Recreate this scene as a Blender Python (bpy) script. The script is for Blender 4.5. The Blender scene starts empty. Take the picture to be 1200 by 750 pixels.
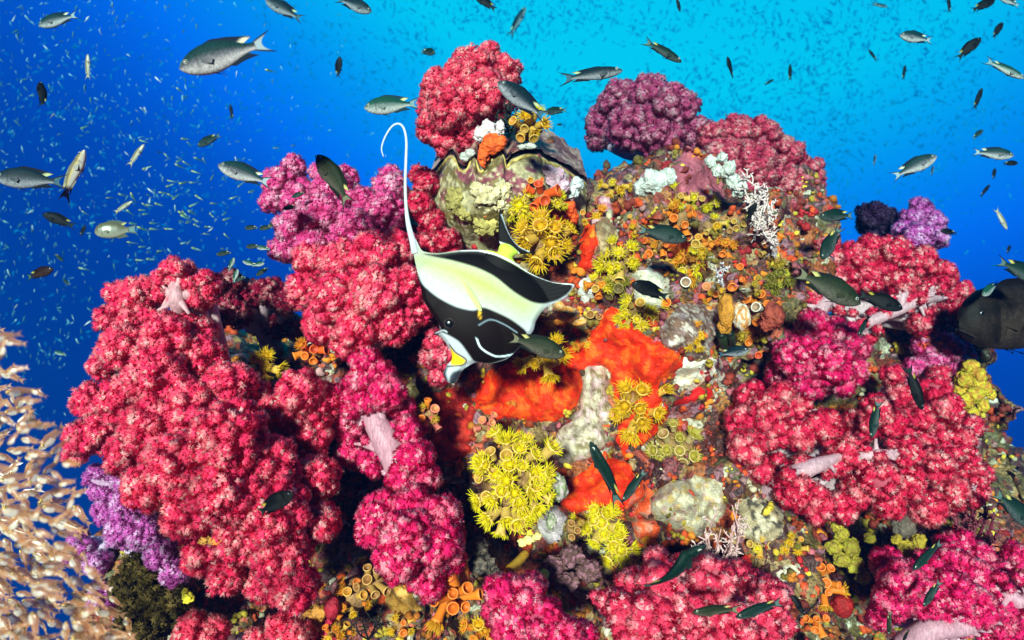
import bpy, math
import numpy as np
from mathutils import Vector, Matrix, noise as mnoise
from mathutils.bvhtree import BVHTree

rng = np.random.default_rng(7)
scene = bpy.context.scene
col = scene.collection

# ------------------------------------------------------------------ camera
CAM = np.array([0.0, 0.0, 1.0])
TANH = 18.0 / 22.0
cam_data = bpy.data.cameras.new("camera")
cam_data.lens = 22.0
cam_data.sensor_width = 36.0
cam_data.clip_start = 0.02
cam_data.clip_end = 200.0
cam = bpy.data.objects.new("camera", cam_data)
cam.location = CAM
cam.rotation_euler = (math.radians(90), 0, 0)
col.objects.link(cam)
scene.camera = cam
cam_data.dof.use_dof = True
cam_data.dof.focus_distance = 0.93
cam_data.dof.aperture_fstop = 4.8

# ------------------------------------------------------------------ water light (world)
world = bpy.data.worlds.new("World")
scene.world = world
world.use_nodes = True
nt = world.node_tree
for n in list(nt.nodes):
    nt.nodes.remove(n)
w_out = nt.nodes.new("ShaderNodeOutputWorld")
w_bg = nt.nodes.new("ShaderNodeBackground")
w_tc = nt.nodes.new("ShaderNodeTexCoord")
w_dot = nt.nodes.new("ShaderNodeVectorMath")
w_dot.operation = "DOT_PRODUCT"
w_dot.inputs[1].default_value = Vector((0.20, 0.60, 0.77)).normalized()
w_ramp = nt.nodes.new("ShaderNodeValToRGB")
w_ramp.color_ramp.interpolation = "B_SPLINE"
stops = [(0.0, (0.0, 0.002, 0.030)), (0.22, (0.0, 0.004, 0.065)), (0.42, (0.0, 0.009, 0.125)), (0.60, (0.0, 0.036, 0.36)),
         (0.76, (0.0, 0.33, 1.45)), (0.90, (0.0, 1.35, 2.8)), (1.0, (0.25, 2.5, 3.3))]
el = w_ramp.color_ramp.elements
while len(el) < len(stops):
    el.new(0.5)
for e, (p, c) in zip(el, stops):
    e.position = p
    e.color = (*c, 1)
nt.links.new(w_tc.outputs["Generated"], w_dot.inputs[0])
nt.links.new(w_dot.outputs["Value"], w_ramp.inputs[0])
nt.links.new(w_ramp.outputs[0], w_bg.inputs[0])
w_bg.inputs[1].default_value = 0.42
nt.links.new(w_bg.outputs[0], w_out.inputs[0])

# ------------------------------------------------------------------ sun lamp standing in for the camera strobes
strobe_d = bpy.data.lights.new("sun", "SUN")
strobe_d.energy = 5.0
strobe_d.angle = math.radians(6.0)
strobe_d.color = (1.0, 0.82, 0.69)
sun = bpy.data.objects.new("sun", strobe_d)
STROBE_TO = Vector((0.20, 1.0, -0.25)).normalized()      # the way the light travels
sun.rotation_euler = STROBE_TO.to_track_quat("-Z", "Y").to_euler()
sun.location = (-2, -3, 3)
col.objects.link(sun)

vs = scene.view_settings
vs.view_transform = "Standard"
vs.look = "None"
vs.exposure = 1.3
vs.gamma = 1.0
scene.display_settings.display_device = "sRGB"
scene.cycles.max_bounces = 5
scene.cycles.diffuse_bounces = 3
scene.cycles.glossy_bounces = 2
scene.cycles.transmission_bounces = 3
scene.cycles.transparent_max_bounces = 8
scene.cycles.volume_bounces = 0

# ------------------------------------------------------------------ helpers
def P(px, py, d):
    """point at distance d in front of the camera"""
    return np.array([(px - 600.0) / 600.0 * TANH * d, d, 1.0 + (375.0 - py) / 600.0 * TANH * d])

def M(d):
    """metres covered by one photo pixel at distance d"""
    return TANH * d / 600.0

def link(o, parent=None):
    col.objects.link(o)
    if parent is not None:
        o.parent = parent
    return o

def tag(o, label=None, cat=None, group=None, kind=None):
    if label:
        o["label"] = label
    if cat:
        o["category"] = cat
    if group:
        o["group"] = group
    if kind:
        o["kind"] = kind
    return o

def empty(name, loc):
    o = bpy.data.objects.new(name, None)
    o.empty_display_size = 0.01
    o.location = Vector(loc)
    return link(o)

def mesh_np(name, V, F, C=None, mat=None, smooth=True):
    """triangles or quads from numpy arrays, optional vertex colours"""
    V = np.asarray(V, dtype=np.float32)
    F = np.asarray(F, dtype=np.int32)
    me = bpy.data.meshes.new(name)
    k = F.shape[1]
    me.vertices.add(len(V))
    me.vertices.foreach_set("co", V.ravel())
    me.loops.add(F.size)
    me.loops.foreach_set("vertex_index", F.ravel())
    me.polygons.add(len(F))
    me.polygons.foreach_set("loop_start", np.arange(0, F.size, k, dtype=np.int32))
    me.polygons.foreach_set("loop_total", np.full(len(F), k, dtype=np.int32))
    me.polygons.foreach_set("use_smooth", np.full(len(F), bool(smooth)))
    me.update(calc_edges=True)
    me.validate()
    if C is not None:
        C = np.asarray(C, dtype=np.float32)
        if C.shape[1] == 3:
            C = np.concatenate([C, np.ones((len(C), 1), np.float32)], 1)
        at = me.color_attributes.new("Col", "FLOAT_COLOR", "POINT")
        at.data.foreach_set("color", C.ravel())
    if mat is not None:
        me.materials.append(mat)
    return me

def obj(name, me, parent=None, loc=None):
    o = bpy.data.objects.new(name, me)
    if loc is not None:
        o.location = Vector(loc)
    return link(o, parent)

class Soup:
    """collects pieces of one part (all triangles)"""
    def __init__(self):
        self.V, self.F, self.C, self.n = [], [], [], 0
    def add(self, V, F, C):
        V = np.asarray(V, float)
        F = np.asarray(F, int)
        if F.shape[1] == 4:
            F = np.concatenate([F[:, [0, 1, 2]], F[:, [0, 2, 3]]])
        C = np.asarray(C, float)
        if C.ndim == 1:
            C = np.tile(C[:3], (len(V), 1))
        self.V.append(V); self.F.append(F + self.n); self.C.append(C[:, :3])
        self.n += len(V)
    polyp_normals = None
    def mesh(self, name, mat, smooth=True, origin=None):
        V = np.concatenate(self.V)
        if origin is not None:
            V = V - np.asarray(origin)
        me = mesh_np(name, V, np.concatenate(self.F), np.concatenate(self.C), mat, smooth)
        if self.polyp_normals is not None and len(me.vertices) == len(V):
            # the fine spines share the soft rounded shading of the tuft they sit on
            k = len(V) - len(self.polyp_normals)
            nn = np.zeros((len(V), 3), np.float32)
            me.vertices.foreach_get("normal", nn.ravel())
            buf = np.empty(len(V) * 3, np.float32)
            me.vertices.foreach_get("normal", buf)
            nn = buf.reshape(-1, 3)
            nn[k:] = self.polyp_normals
            me.normals_split_custom_set_from_vertices(nn.tolist())
        return me

def ico(sub):
    import bmesh
    bm = bmesh.new()
    bmesh.ops.create_icosphere(bm, subdivisions=sub, radius=1.0)
    V = np.array([v.co[:] for v in bm.verts])
    F = np.array([[v.index for v in f.verts] for f in bm.faces])
    bm.free()
    return V, F
ICO1, ICO2, ICO3, ICO4 = ico(1), ico(2), ico(3), ico(4)

def fnoise(V, scale, octaves=3, seed=0.0):
    off = Vector((seed * 13.1, seed * 7.7, seed * 3.3))
    return np.array([mnoise.fractal(Vector(v) * scale + off, 1.0, 2.0, octaves) for v in V])

def tube(path, radii, sides=8, cap=True):
    path = np.asarray(path, float)
    radii = np.asarray(radii, float)
    n = len(path)
    T = np.gradient(path, axis=0)
    T /= np.linalg.norm(T, axis=1)[:, None] + 1e-12
    a = np.array([0.31, 0.22, 0.92])
    V = []
    for i in range(n):
        u = np.cross(T[i], a); nu = np.linalg.norm(u)
        if nu < 0.2:
            u = np.cross(T[i], np.array([1.0, 0.1, 0])); nu = np.linalg.norm(u)
        u /= nu
        w = np.cross(T[i], u)
        t = np.linspace(0, 2 * np.pi, sides, endpoint=False)
        V.append(path[i] + radii[i] * (np.cos(t)[:, None] * u + np.sin(t)[:, None] * w))
    V = np.concatenate(V)
    F = []
    for i in range(n - 1):
        for j in range(sides):
            k = (j + 1) % sides
            F.append([i * sides + j, i * sides + k, (i + 1) * sides + k])
            F.append([i * sides + j, (i + 1) * sides + k, (i + 1) * sides + j])
    if cap:
        V = np.concatenate([V, path[[0, -1]]])
        for j in range(sides):
            k = (j + 1) % sides
            F.append([n * sides, k, j])
            F.append([n * sides + 1, (n - 1) * sides + j, (n - 1) * sides + k])
    return V, np.array(F)

def spline(pts, n):
    """Catmull-Rom through the points"""
    p = np.asarray(pts, float)
    p = np.concatenate([2 * p[:1] - p[1:2], p, 2 * p[-1:] - p[-2:-1]])
    out = []
    m = len(p) - 3
    for t in np.linspace(0, m - 1e-6, n):
        i = int(t); u = t - i
        a, b, c, d = p[i], p[i + 1], p[i + 2], p[i + 3]
        out.append(0.5 * (2 * b + (c - a) * u + (2 * a - 5 * b + 4 * c - d) * u * u + (3 * b - a - 3 * c + d) * u ** 3))
    return np.array(out)

# ------------------------------------------------------------------ materials
def new_mat(name):
    m = bpy.data.materials.new(name)
    m.use_nodes = True
    t = m.node_tree
    b = t.nodes["Principled BSDF"]
    return m, t, b

def vcol_mat(name, rough=0.5, spec=0.4, transl=0.0, bump=0.0, bscale=300.0, vary=0.0, coat=0.0, sheen=0.0, vscale=60.0, scales=0.0, streak=0.0):
    m, t, b = new_mat(name)
    a = t.nodes.new("ShaderNodeAttribute")
    a.attribute_name = "Col"
    src = a.outputs["Color"]
    tc = t.nodes.new("ShaderNodeTexCoord")
    if vary > 0:
        nz = t.nodes.new("ShaderNodeTexNoise")
        nz.inputs["Scale"].default_value = vscale
        nz.inputs["Detail"].default_value = 5
        t.links.new(tc.outputs["Object"], nz.inputs["Vector"])
        mr = t.nodes.new("ShaderNodeMapRange")
        mr.inputs["From Min"].default_value = 0.3
        mr.inputs["From Max"].default_value = 0.7
        mr.inputs["To Min"].default_value = 1.0 - vary
        mr.inputs["To Max"].default_value = 1.0 + vary
        t.links.new(nz.outputs["Fac"], mr.inputs["Value"])
        vm = t.nodes.new("ShaderNodeVectorMath")
        vm.operation = "SCALE"
        t.links.new(src, vm.inputs[0])
        t.links.new(mr.outputs[0], vm.inputs["Scale"])
        src = vm.outputs[0]
    if scales > 0 or streak > 0:
        mp = t.nodes.new("ShaderNodeMapping")
        mp.inputs["Scale"].default_value = (1, .6, 1.25) if scales else (3.0, 3.0, .5)
        t.links.new(tc.outputs["Object"], mp.inputs["Vector"])
        if scales > 0:
            vo = t.nodes.new("ShaderNodeTexVoronoi")
            vo.inputs["Scale"].default_value = scales
            t.links.new(mp.outputs[0], vo.inputs["Vector"])
            fac = vo.outputs["Distance"]
        else:
            vo = t.nodes.new("ShaderNodeTexNoise")
            vo.inputs["Scale"].default_value = streak
            vo.inputs["Detail"].default_value = 3
            t.links.new(mp.outputs[0], vo.inputs["Vector"])
            fac = vo.outputs["Fac"]
        m2 = t.nodes.new("ShaderNodeMapRange")
        m2.inputs["From Min"].default_value = .1 if scales else .35
        m2.inputs["From Max"].default_value = .75 if scales else .65
        m2.inputs["To Min"].default_value = (1.04 if scales > 100 else 1.12) if scales else .72
        m2.inputs["To Max"].default_value = (.88 if scales > 100 else .62) if scales else 1.12
        t.links.new(fac, m2.inputs["Value"])
        v2 = t.nodes.new("ShaderNodeVectorMath"); v2.operation = "SCALE"
        t.links.new(src, v2.inputs[0]); t.links.new(m2.outputs[0], v2.inputs["Scale"])
        src = v2.outputs[0]
    t.links.new(src, b.inputs["Base Color"])
    b.inputs["Roughness"].default_value = rough
    b.inputs["Specular IOR Level"].default_value = spec
    b.inputs["Coat Weight"].default_value = coat
    if bump > 0:
        nb = t.nodes.new("ShaderNodeTexNoise")
        nb.inputs["Scale"].default_value = bscale
        nb.inputs["Detail"].default_value = 4
        t.links.new(tc.outputs["Object"], nb.inputs["Vector"])
        bp = t.nodes.new("ShaderNodeBump")
        bp.inputs["Strength"].default_value = bump
        bp.inputs["Distance"].default_value = 0.004
        t.links.new(nb.outputs["Fac"], bp.inputs["Height"])
        t.links.new(bp.outputs[0], b.inputs["Normal"])
    if transl > 0:
        tr = t.nodes.new("ShaderNodeBsdfTranslucent")
        t.links.new(src, tr.inputs["Color"])
        mx = t.nodes.new("ShaderNodeMixShader")
        mx.inputs[0].default_value = transl
        t.links.new(b.outputs[0], mx.inputs[1])
        t.links.new(tr.outputs[0], mx.inputs[2])
        t.links.new(mx.outputs[0], t.nodes["Material Output"].inputs["Surface"])
    return m

MAT_POLYP = vcol_mat("soft_coral_polyps", rough=0.7, spec=0.06, transl=0.5)
MAT_STALK = vcol_mat("soft_coral_stalk", streak=140, rough=0.45, spec=0.25, transl=0.3, vary=0.12, vscale=120, bump=0.2, bscale=400)
MAT_GROW = vcol_mat("encrusting_growth", rough=0.6, spec=0.25, vary=0.3, vscale=250, bump=0.5, bscale=500)
MAT_CRUST = vcol_mat("sponge_crust", rough=0.55, spec=0.22, vary=0.35, vscale=70, bump=1.0, bscale=260)
MAT_CUP = vcol_mat("cup_coral_flesh", rough=0.5, spec=0.25, transl=0.12, vary=0.15, vscale=300)
MAT_TENT = vcol_mat("tentacles", rough=0.5, spec=0.2, transl=0.4)
MAT_FISH = vcol_mat("fish_skin", scales=42, rough=0.55, spec=0.07, vary=0.25, vscale=70, bump=0.08, bscale=900)
MAT_SILVER = vcol_mat("silver_fish_skin", rough=0.3, spec=0.6, transl=0.3)
MAT_FIN = vcol_mat("fish_fin", rough=0.6, spec=0.05, transl=0.3)
MAT_EYE = vcol_mat("fish_eye", rough=0.2, spec=0.4)
MAT_GLASS = vcol_mat("glassfish_flesh", rough=0.25, spec=0.7, transl=0.35)
def see_through(m, f):
    t = m.node_tree
    out = t.nodes["Material Output"]
    src = out.inputs["Surface"].links[0].from_socket
    tr = t.nodes.new("ShaderNodeBsdfTransparent")
    mx = t.nodes.new("ShaderNodeMixShader")
    mx.inputs[0].default_value = f
    t.links.new(src, mx.inputs[1]); t.links.new(tr.outputs[0], mx.inputs[2]); t.links.new(mx.outputs[0], out.inputs["Surface"])
see_through(MAT_GLASS, .48)
MAT_TINY = vcol_mat("tiny_fish_skin", rough=0.7, spec=0.05)

def rock_material():
    m, t, b = new_mat("reef_rock")
    tc = t.nodes.new("ShaderNodeTexCoord")
    wob = t.nodes.new("ShaderNodeTexNoise")
    wob.inputs["Scale"].default_value = 22
    wob.inputs["Detail"].default_value = 4
    t.links.new(tc.outputs["Object"], wob.inputs["Vector"])
    sub = t.nodes.new("ShaderNodeVectorMath"); sub.operation = "MULTIPLY_ADD"
    sub.inputs[1].default_value = (0.09, 0.09, 0.09)
    t.links.new(wob.outputs["Color"], sub.inputs[0])
    t.links.new(tc.outputs["Object"], sub.inputs[2])
    def cells(scale, stops):
        v = t.nodes.new("ShaderNodeTexVoronoi")
        v.inputs["Scale"].default_value = scale
        t.links.new(sub.outputs[0], v.inputs["Vector"])
        s = t.nodes.new("ShaderNodeSeparateColor")
        t.links.new(v.outputs["Color"], s.inputs[0])
        r = t.nodes.new("ShaderNodeValToRGB")
        r.color_ramp.interpolation = "CONSTANT"
        e = r.color_ramp.elements
        while len(e) < len(stops):
            e.new(0.5)
        for q, (p, c) in zip(e, stops):
            q.position = p; q.color = (*c, 1)
        t.links.new(s.outputs[0], r.inputs[0])
        return r.outputs[0], s.outputs[1]
    big, _ = cells(14, [(0, (.09, .016, .010)), (.18, (.16, .065, .018)), (.34, (.30, .035, .014)), (.48, (.13, .085, .02)), (.60, (.26, .06, .07)),
                        (.72, (.06, .012, .014)), (.84, (.34, .20, .07)), (.93, (.36, .09, .015))])
    small, m2 = cells(55, [(0, (.25, .04, .02)), (.15, (.34, .22, .09)), (.3, (.07, .02, .02)), (.45, (.55, .48, .36)), (.55, (.30, .12, .16)),
                           (.68, (.40, .14, .03)), (.8, (.12, .10, .04)), (.9, (.50, .08, .03))])
    mask = t.nodes.new("ShaderNodeMath"); mask.operation = "GREATER_THAN"; mask.inputs[1].default_value = 0.52
    t.links.new(m2, mask.inputs[0])
    mix = t.nodes.new("ShaderNodeMix"); mix.data_type = "RGBA"
    t.links.new(mask.outputs[0], mix.inputs["Factor"])
    t.links.new(big, mix.inputs["A"])
    t.links.new(small, mix.inputs["B"])
    fine = t.nodes.new("ShaderNodeTexNoise")
    fine.inputs["Scale"].default_value = 160
    fine.inputs["Detail"].default_value = 6
    t.links.new(tc.outputs["Object"], fine.inputs["Vector"])
    mr = t.nodes.new("ShaderNodeMapRange")
    mr.inputs["From Min"].default_value = .3; mr.inputs["From Max"].default_value = .72
    mr.inputs["To Min"].default_value = .16; mr.inputs["To Max"].default_value = 1.1
    t.links.new(fine.outputs["Fac"], mr.inputs["Value"])
    sc = t.nodes.new("ShaderNodeVectorMath"); sc.operation = "SCALE"
    t.links.new(mix.outputs["Result"], sc.inputs[0])
    t.links.new(mr.outputs[0], sc.inputs["Scale"])
    t.links.new(sc.outputs[0], b.inputs["Base Color"])
    bp = t.nodes.new("ShaderNodeBump")
    bp.inputs["Strength"].default_value = 0.9
    bp.inputs["Distance"].default_value = 0.006
    t.links.new(fine.outputs["Fac"], bp.inputs["Height"])
    t.links.new(bp.outputs[0], b.inputs["Normal"])
    b.inputs["Roughness"].default_value = 0.55
    return m
MAT_ROCK = rock_material()

# ------------------------------------------------------------------ the reef rock (setting)
# px, py, distance of the front face, half width px, half height px, half depth m
ROCKS = [(690, 440, 1.02, 190, 220, .34), (600, 300, 1.10, 95, 110, .24), (720, 270, 1.14, 120, 80, .26), (850, 330, 1.12, 100, 130, .28),
         (765, 600, 0.97, 195, 170, .36), (500, 640, 0.98, 170, 150, .34), (255, 660, 1.00, 150, 110, .30), (310, 500, 1.16, 140, 130, .26),
         (1015, 580, 1.20, 170, 190, .36), (1045, 430, 1.28, 90, 110, .25), (900, 290, 1.32, 60, 90, .25), (430, 430, 1.12, 90, 100, .25),
         (640, 930, 0.97, 600, 225, .60), (490, 380, 1.17, 70, 110, .2), (478, 285, 1.22, 50, 70, .18), (1130, 640, 1.16, 70, 150, .30), (790, 215, 1.26, 55, 40, .18), (600, 195, 1.16, 60, 35, .15),
         (900, 810, 1.02, 170, 120, .3), (1128, 470, 1.30, 26, 55, .16), (930, 480, 1.24, 120, 120, .3), (560, 500, 1.06, 110, 130, .3)]
def build_rock():
    Vs, Fs, n = [], [], 0
    for (px, py, df, rx, rz, ry) in ROCKS:
        v, f = ICO4
        v = v * (1 + 0.22 * fnoise(v, 1.6, 3, px * .01))[:, None]
        dc = df + ry
        m = M(df + ry * .5)
        Vs.append(P(px, py, dc) + v * np.array([rx * m, ry, rz * m]))
        Fs.append(f + n); n += len(v)
    me = mesh_np("reef_rock_raw", np.concatenate(Vs), np.concatenate(Fs))
    o = obj("reef_rock", me)
    r = o.modifiers.new("r", "REMESH")
    r.mode = "VOXEL"; r.voxel_size = 0.0095; r.use_smooth_shade = True
    dg = bpy.context.evaluated_depsgraph_get()
    me2 = bpy.data.meshes.new_from_object(o.evaluated_get(dg))
    o.modifiers.clear()
    o.data = me2
    bpy.data.meshes.remove(me)
    nv = len(me2.vertices)
    V = np.empty(nv * 3, np.float32); me2.vertices.foreach_get("co", V); V = V.reshape(-1, 3).astype(float)
    N = np.empty(nv * 3, np.float32); me2.vertices.foreach_get("normal", N); N = N.reshape(-1, 3)
    h = np.array([mnoise.fractal(Vector(v) * 9, 1.0, 2.0, 2) * .035 + mnoise.turbulence(Vector(v) * 26, 3, False) * .022
                  + mnoise.noise(Vector(v) * 85) * .006 for v in V])
    V = V + N * (h - .012)[:, None]
    me2.vertices.foreach_set("co", V.astype(np.float32).ravel())
    me2.polygons.foreach_set("use_smooth", np.ones(len(me2.polygons), bool))
    me2.update()
    me2.materials.clear(); me2.materials.append(MAT_ROCK)
    tag(o, "knobbly encrusted reef rock carrying the corals", None, None, "structure")
    return o
reef = build_rock()
me = reef.data
BV = BVHTree.FromPolygons([v.co.copy() for v in me.vertices], [p.vertices[:] for p in me.polygons])

def hit(px, py, default=1.1):
    """where the line of sight through a photo pixel meets the reef"""
    d = Vector(P(px, py, 1.0) - CAM).normalized()
    loc, nor, i, dist = BV.ray_cast(Vector(CAM), d)
    if loc is None:
        return P(px, py, default), np.array([0, -1.0, 0.2]), False
    n = np.array(nor)
    if n @ np.array(d) > 0:
        n = -n
    return np.array(loc), n, True

# ------------------------------------------------------------------ soft corals
def fib(n):
    i = np.arange(n) + .5
    ph = np.arccos(1 - 2 * i / n)
    th = np.pi * (1 + 5 ** .5) * i
    return np.stack([np.cos(th) * np.sin(ph), np.sin(th) * np.sin(ph), np.cos(ph)], 1)

POLYP_COUNT = 0
def coral_head(center, R, knob, pal, others, density=1.0, stretch=(1, 1, 1)):
    """one rounded head of a soft coral: knobs on a pale core, each knob covered with spiny polyps"""
    global POLYP_COUNT
    core, tip, stem, fleck = [np.array(c) for c in pal]
    s = Soup()
    stretch = np.array(stretch)
    tocam = CAM - center; tocam /= np.linalg.norm(tocam)
    # pale inner flesh
    v, f = ICO2
    s.add(center + v * R * .78 * stretch, f, core * .55 + stem * .18)
    nk = max(8, int(5.0 * (R / knob) ** 2))
    D = fib(nk) + rng.normal(0, .16, (nk, 3))
    D /= np.linalg.norm(D, axis=1)[:, None]
    rot = Matrix.Rotation(rng.uniform(0, 6.28), 3, Vector(rng.normal(size=3)).normalized())
    D = D @ np.array(rot)
    D = D[(D @ tocam) > -.55]
    kr = knob * rng.uniform(.55, 1.25, len(D))
    rad = (R - kr * .7) * rng.uniform(.84, 1.18, len(D))
    K = center + D * rad[:, None] * stretch
    if others is not None and len(others):
        for (oc, oR) in others:
            keep = np.linalg.norm(K - oc, axis=1) > oR * .78
            K, D, kr = K[keep], D[keep], kr[keep]
    if not len(K):
        K = center[None] + tocam[None] * R * .5; D = tocam[None]; kr = np.array([knob])
    v1, f1 = ICO1
    base = rng.uniform(0, 1, len(K))
    for k, (c, r, b) in enumerate(zip(K, kr, base)):
        s.add(c + v1 * (1 + rng.normal(0, .10, (len(v1), 1))) * r * .80, f1, core * (.75 + .3 * b) + tip * .12 + stem * .30 * b)
        # short pale stem from the core to the knob
        p0 = center + (c - center) * .55
        s.add(*tube([p0, c], [r * .55, r * .45], 5, False), stem)
    # polyps
    sp = .0031 / density ** .5
    pts, nrm, kid = [], [], []
    for k, (c, r) in enumerate(zip(K, kr)):
        m = int(4 * np.pi * r * r / (sp * sp) * .8)
        d = fib(max(m, 8)) + rng.normal(0, .09, (max(m, 8), 3))
        d /= np.linalg.norm(d, axis=1)[:, None]
        keep = ((d @ D[k]) > -.25) & ((d @ tocam) > -.30)
        d = d[keep]
        p = c + d * r * rng.uniform(.72, .94, (len(d), 1))
        pts.append(p); nrm.append(d); kid.append(np.full(len(d), k))
    p = np.concatenate(pts); n = np.concatenate(nrm); kid = np.concatenate(kid)
    # drop the ones buried in neighbouring knobs or heads
    keep = np.ones(len(p), bool)
    for k, (c, r) in enumerate(zip(K, kr)):
        keep &= ~((np.linalg.norm(p - c, axis=1) < r * .72) & (kid != k))
    if others is not None:
        for (oc, oR) in others:
            keep &= np.linalg.norm(p - oc, axis=1) > oR * .85
    keep &= rng.uniform(size=len(p)) > .10
    p, n, kid = p[keep], n[keep], kid[keep]
    p = p + n * (np.array([mnoise.noise(Vector(q) * 170) for q in p]) * .0035)[:, None]
    N = len(p)
    POLYP_COUNT += N
    if N:
        up = np.tile(np.array([[.3, .2, .93]]), (N, 1))
        a = np.cross(n, up); a /= np.linalg.norm(a, axis=1)[:, None] + 1e-9
        b = np.cross(n, a)
        L = rng.uniform(.0024, .0056, N) / density ** .5
        ns = 6
        ph0 = rng.uniform(0, 6.28, N)
        bk = base[kid]
        colc = core[None] * rng.uniform(.80, 1.12, (N, 1))
        apex = np.einsum("ij,ij->i", n, D[kid])
        up_ = np.clip((apex - .1) / .75, 0, 1)
        tt = np.clip((rng.normal(.42, .18, N) + (bk - .5) * .5) * (.40 + .8 * up_), 0, 1)[:, None]  # natural pale tips, graded further to paint shading into each knob
        colt = core[None] * (1 - tt) + tip[None] * tt
        # pale bare branchlets show as little stars in the middle of the tufts
        Dk = D[kid]
        ka = np.cross(Dk, np.array([.2, .5, .84])); ka /= np.linalg.norm(ka, axis=1)[:, None] + 1e-9
        kb = np.cross(Dk, ka)
        phi = np.arctan2(np.einsum("ij,ij->i", n, kb), np.einsum("ij,ij->i", n, ka))
        lim = .78 - .16 * np.cos(phi * 4 + kid * 1.7) + (1 - bk) * .25
        star = np.clip((apex - lim) * 7, 0, 1)
        pn = np.clip((fnoise(p, 42, 2, 3.0) - .06) * 3, 0, 1)
        kk = np.clip(star * .85 + pn * .45 * up_, 0, .9)[:, None] * rng.uniform(.7, 1.0, (N, 1))
        fl = rng.uniform(size=N) < .06 * up_
        kk[fl] = .7
        colt = colt * (1 - kk) + fleck * kk
        colc = colc * (1 - kk * .9) + stem * kk * .9
        NN = np.empty((N, ns, 3, 3))
        V = np.empty((N, ns, 3, 3)); C = np.empty((N, ns, 3, 3))
        for q in range(ns):
            ang = ph0 + q * 2 * np.pi / ns + rng.normal(0, .25, N)
            ca, sa = np.cos(ang)[:, None], np.sin(ang)[:, None]
            out = ca * a + sa * b
            side = -sa * a + ca * b
            spread = rng.uniform(.45, 1.0, (N, 1))
            w = (L * .36)[:, None]
            V[:, q, 0] = p + side * w
            V[:, q, 1] = p - side * w
            V[:, q, 2] = p + (n + out * spread) * L[:, None]
            nm_ = n + out * rng.uniform(.3, 1.1, (N, 1)) + side * rng.normal(0, .35, (N, 1))
            nm_ /= np.linalg.norm(nm_, axis=1)[:, None]
            NN[:, q, 0] = n; NN[:, q, 1] = n; NN[:, q, 2] = nm_
            C[:, q, 0] = colc; C[:, q, 1] = colc; C[:, q, 2] = colt
        V = V.reshape(-1, 3); C = C.reshape(-1, 3)
        s.add(V, np.arange(len(V)).reshape(-1, 3), C)
        s.polyp_normals = NN.reshape(-1, 3)
    return s

PINK = ((.95, .034, .165), (.99, .22, .32), (.80, .52, .56), (1.0, .70, .62))
ROSE = ((.84, .012, .17), (.96, .09, .32), (.75, .46, .56), (.98, .58, .64))
RED = ((.80, .016, .10), (.95, .13, .20), (.76, .54, .60), (.98, .64, .56))
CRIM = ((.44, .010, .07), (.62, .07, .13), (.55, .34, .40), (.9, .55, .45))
PURP = ((.62, .10, .48), (.84, .34, .74), (.70, .50, .72), (.95, .74, .95))
MAGE = ((.82, .06, .33), (.95, .28, .54), (.74, .50, .64), (.98, .70, .80))
PALE = ((.84, .045, .14), (.95, .16, .27), (.80, .60, .64), (.99, .70, .70))
CORAL = ((.90, .05, .15), (.98, .24, .30), (.76, .54, .56), (.99, .66, .58))
DUSK = ((.52, .055, .20), (.74, .24, .35), (.5, .34, .48), (.88, .52, .54))
NAVY = ((.04, .012, .05), (.10, .05, .12), (.08, .05, .10), (.15, .10, .18))

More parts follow.
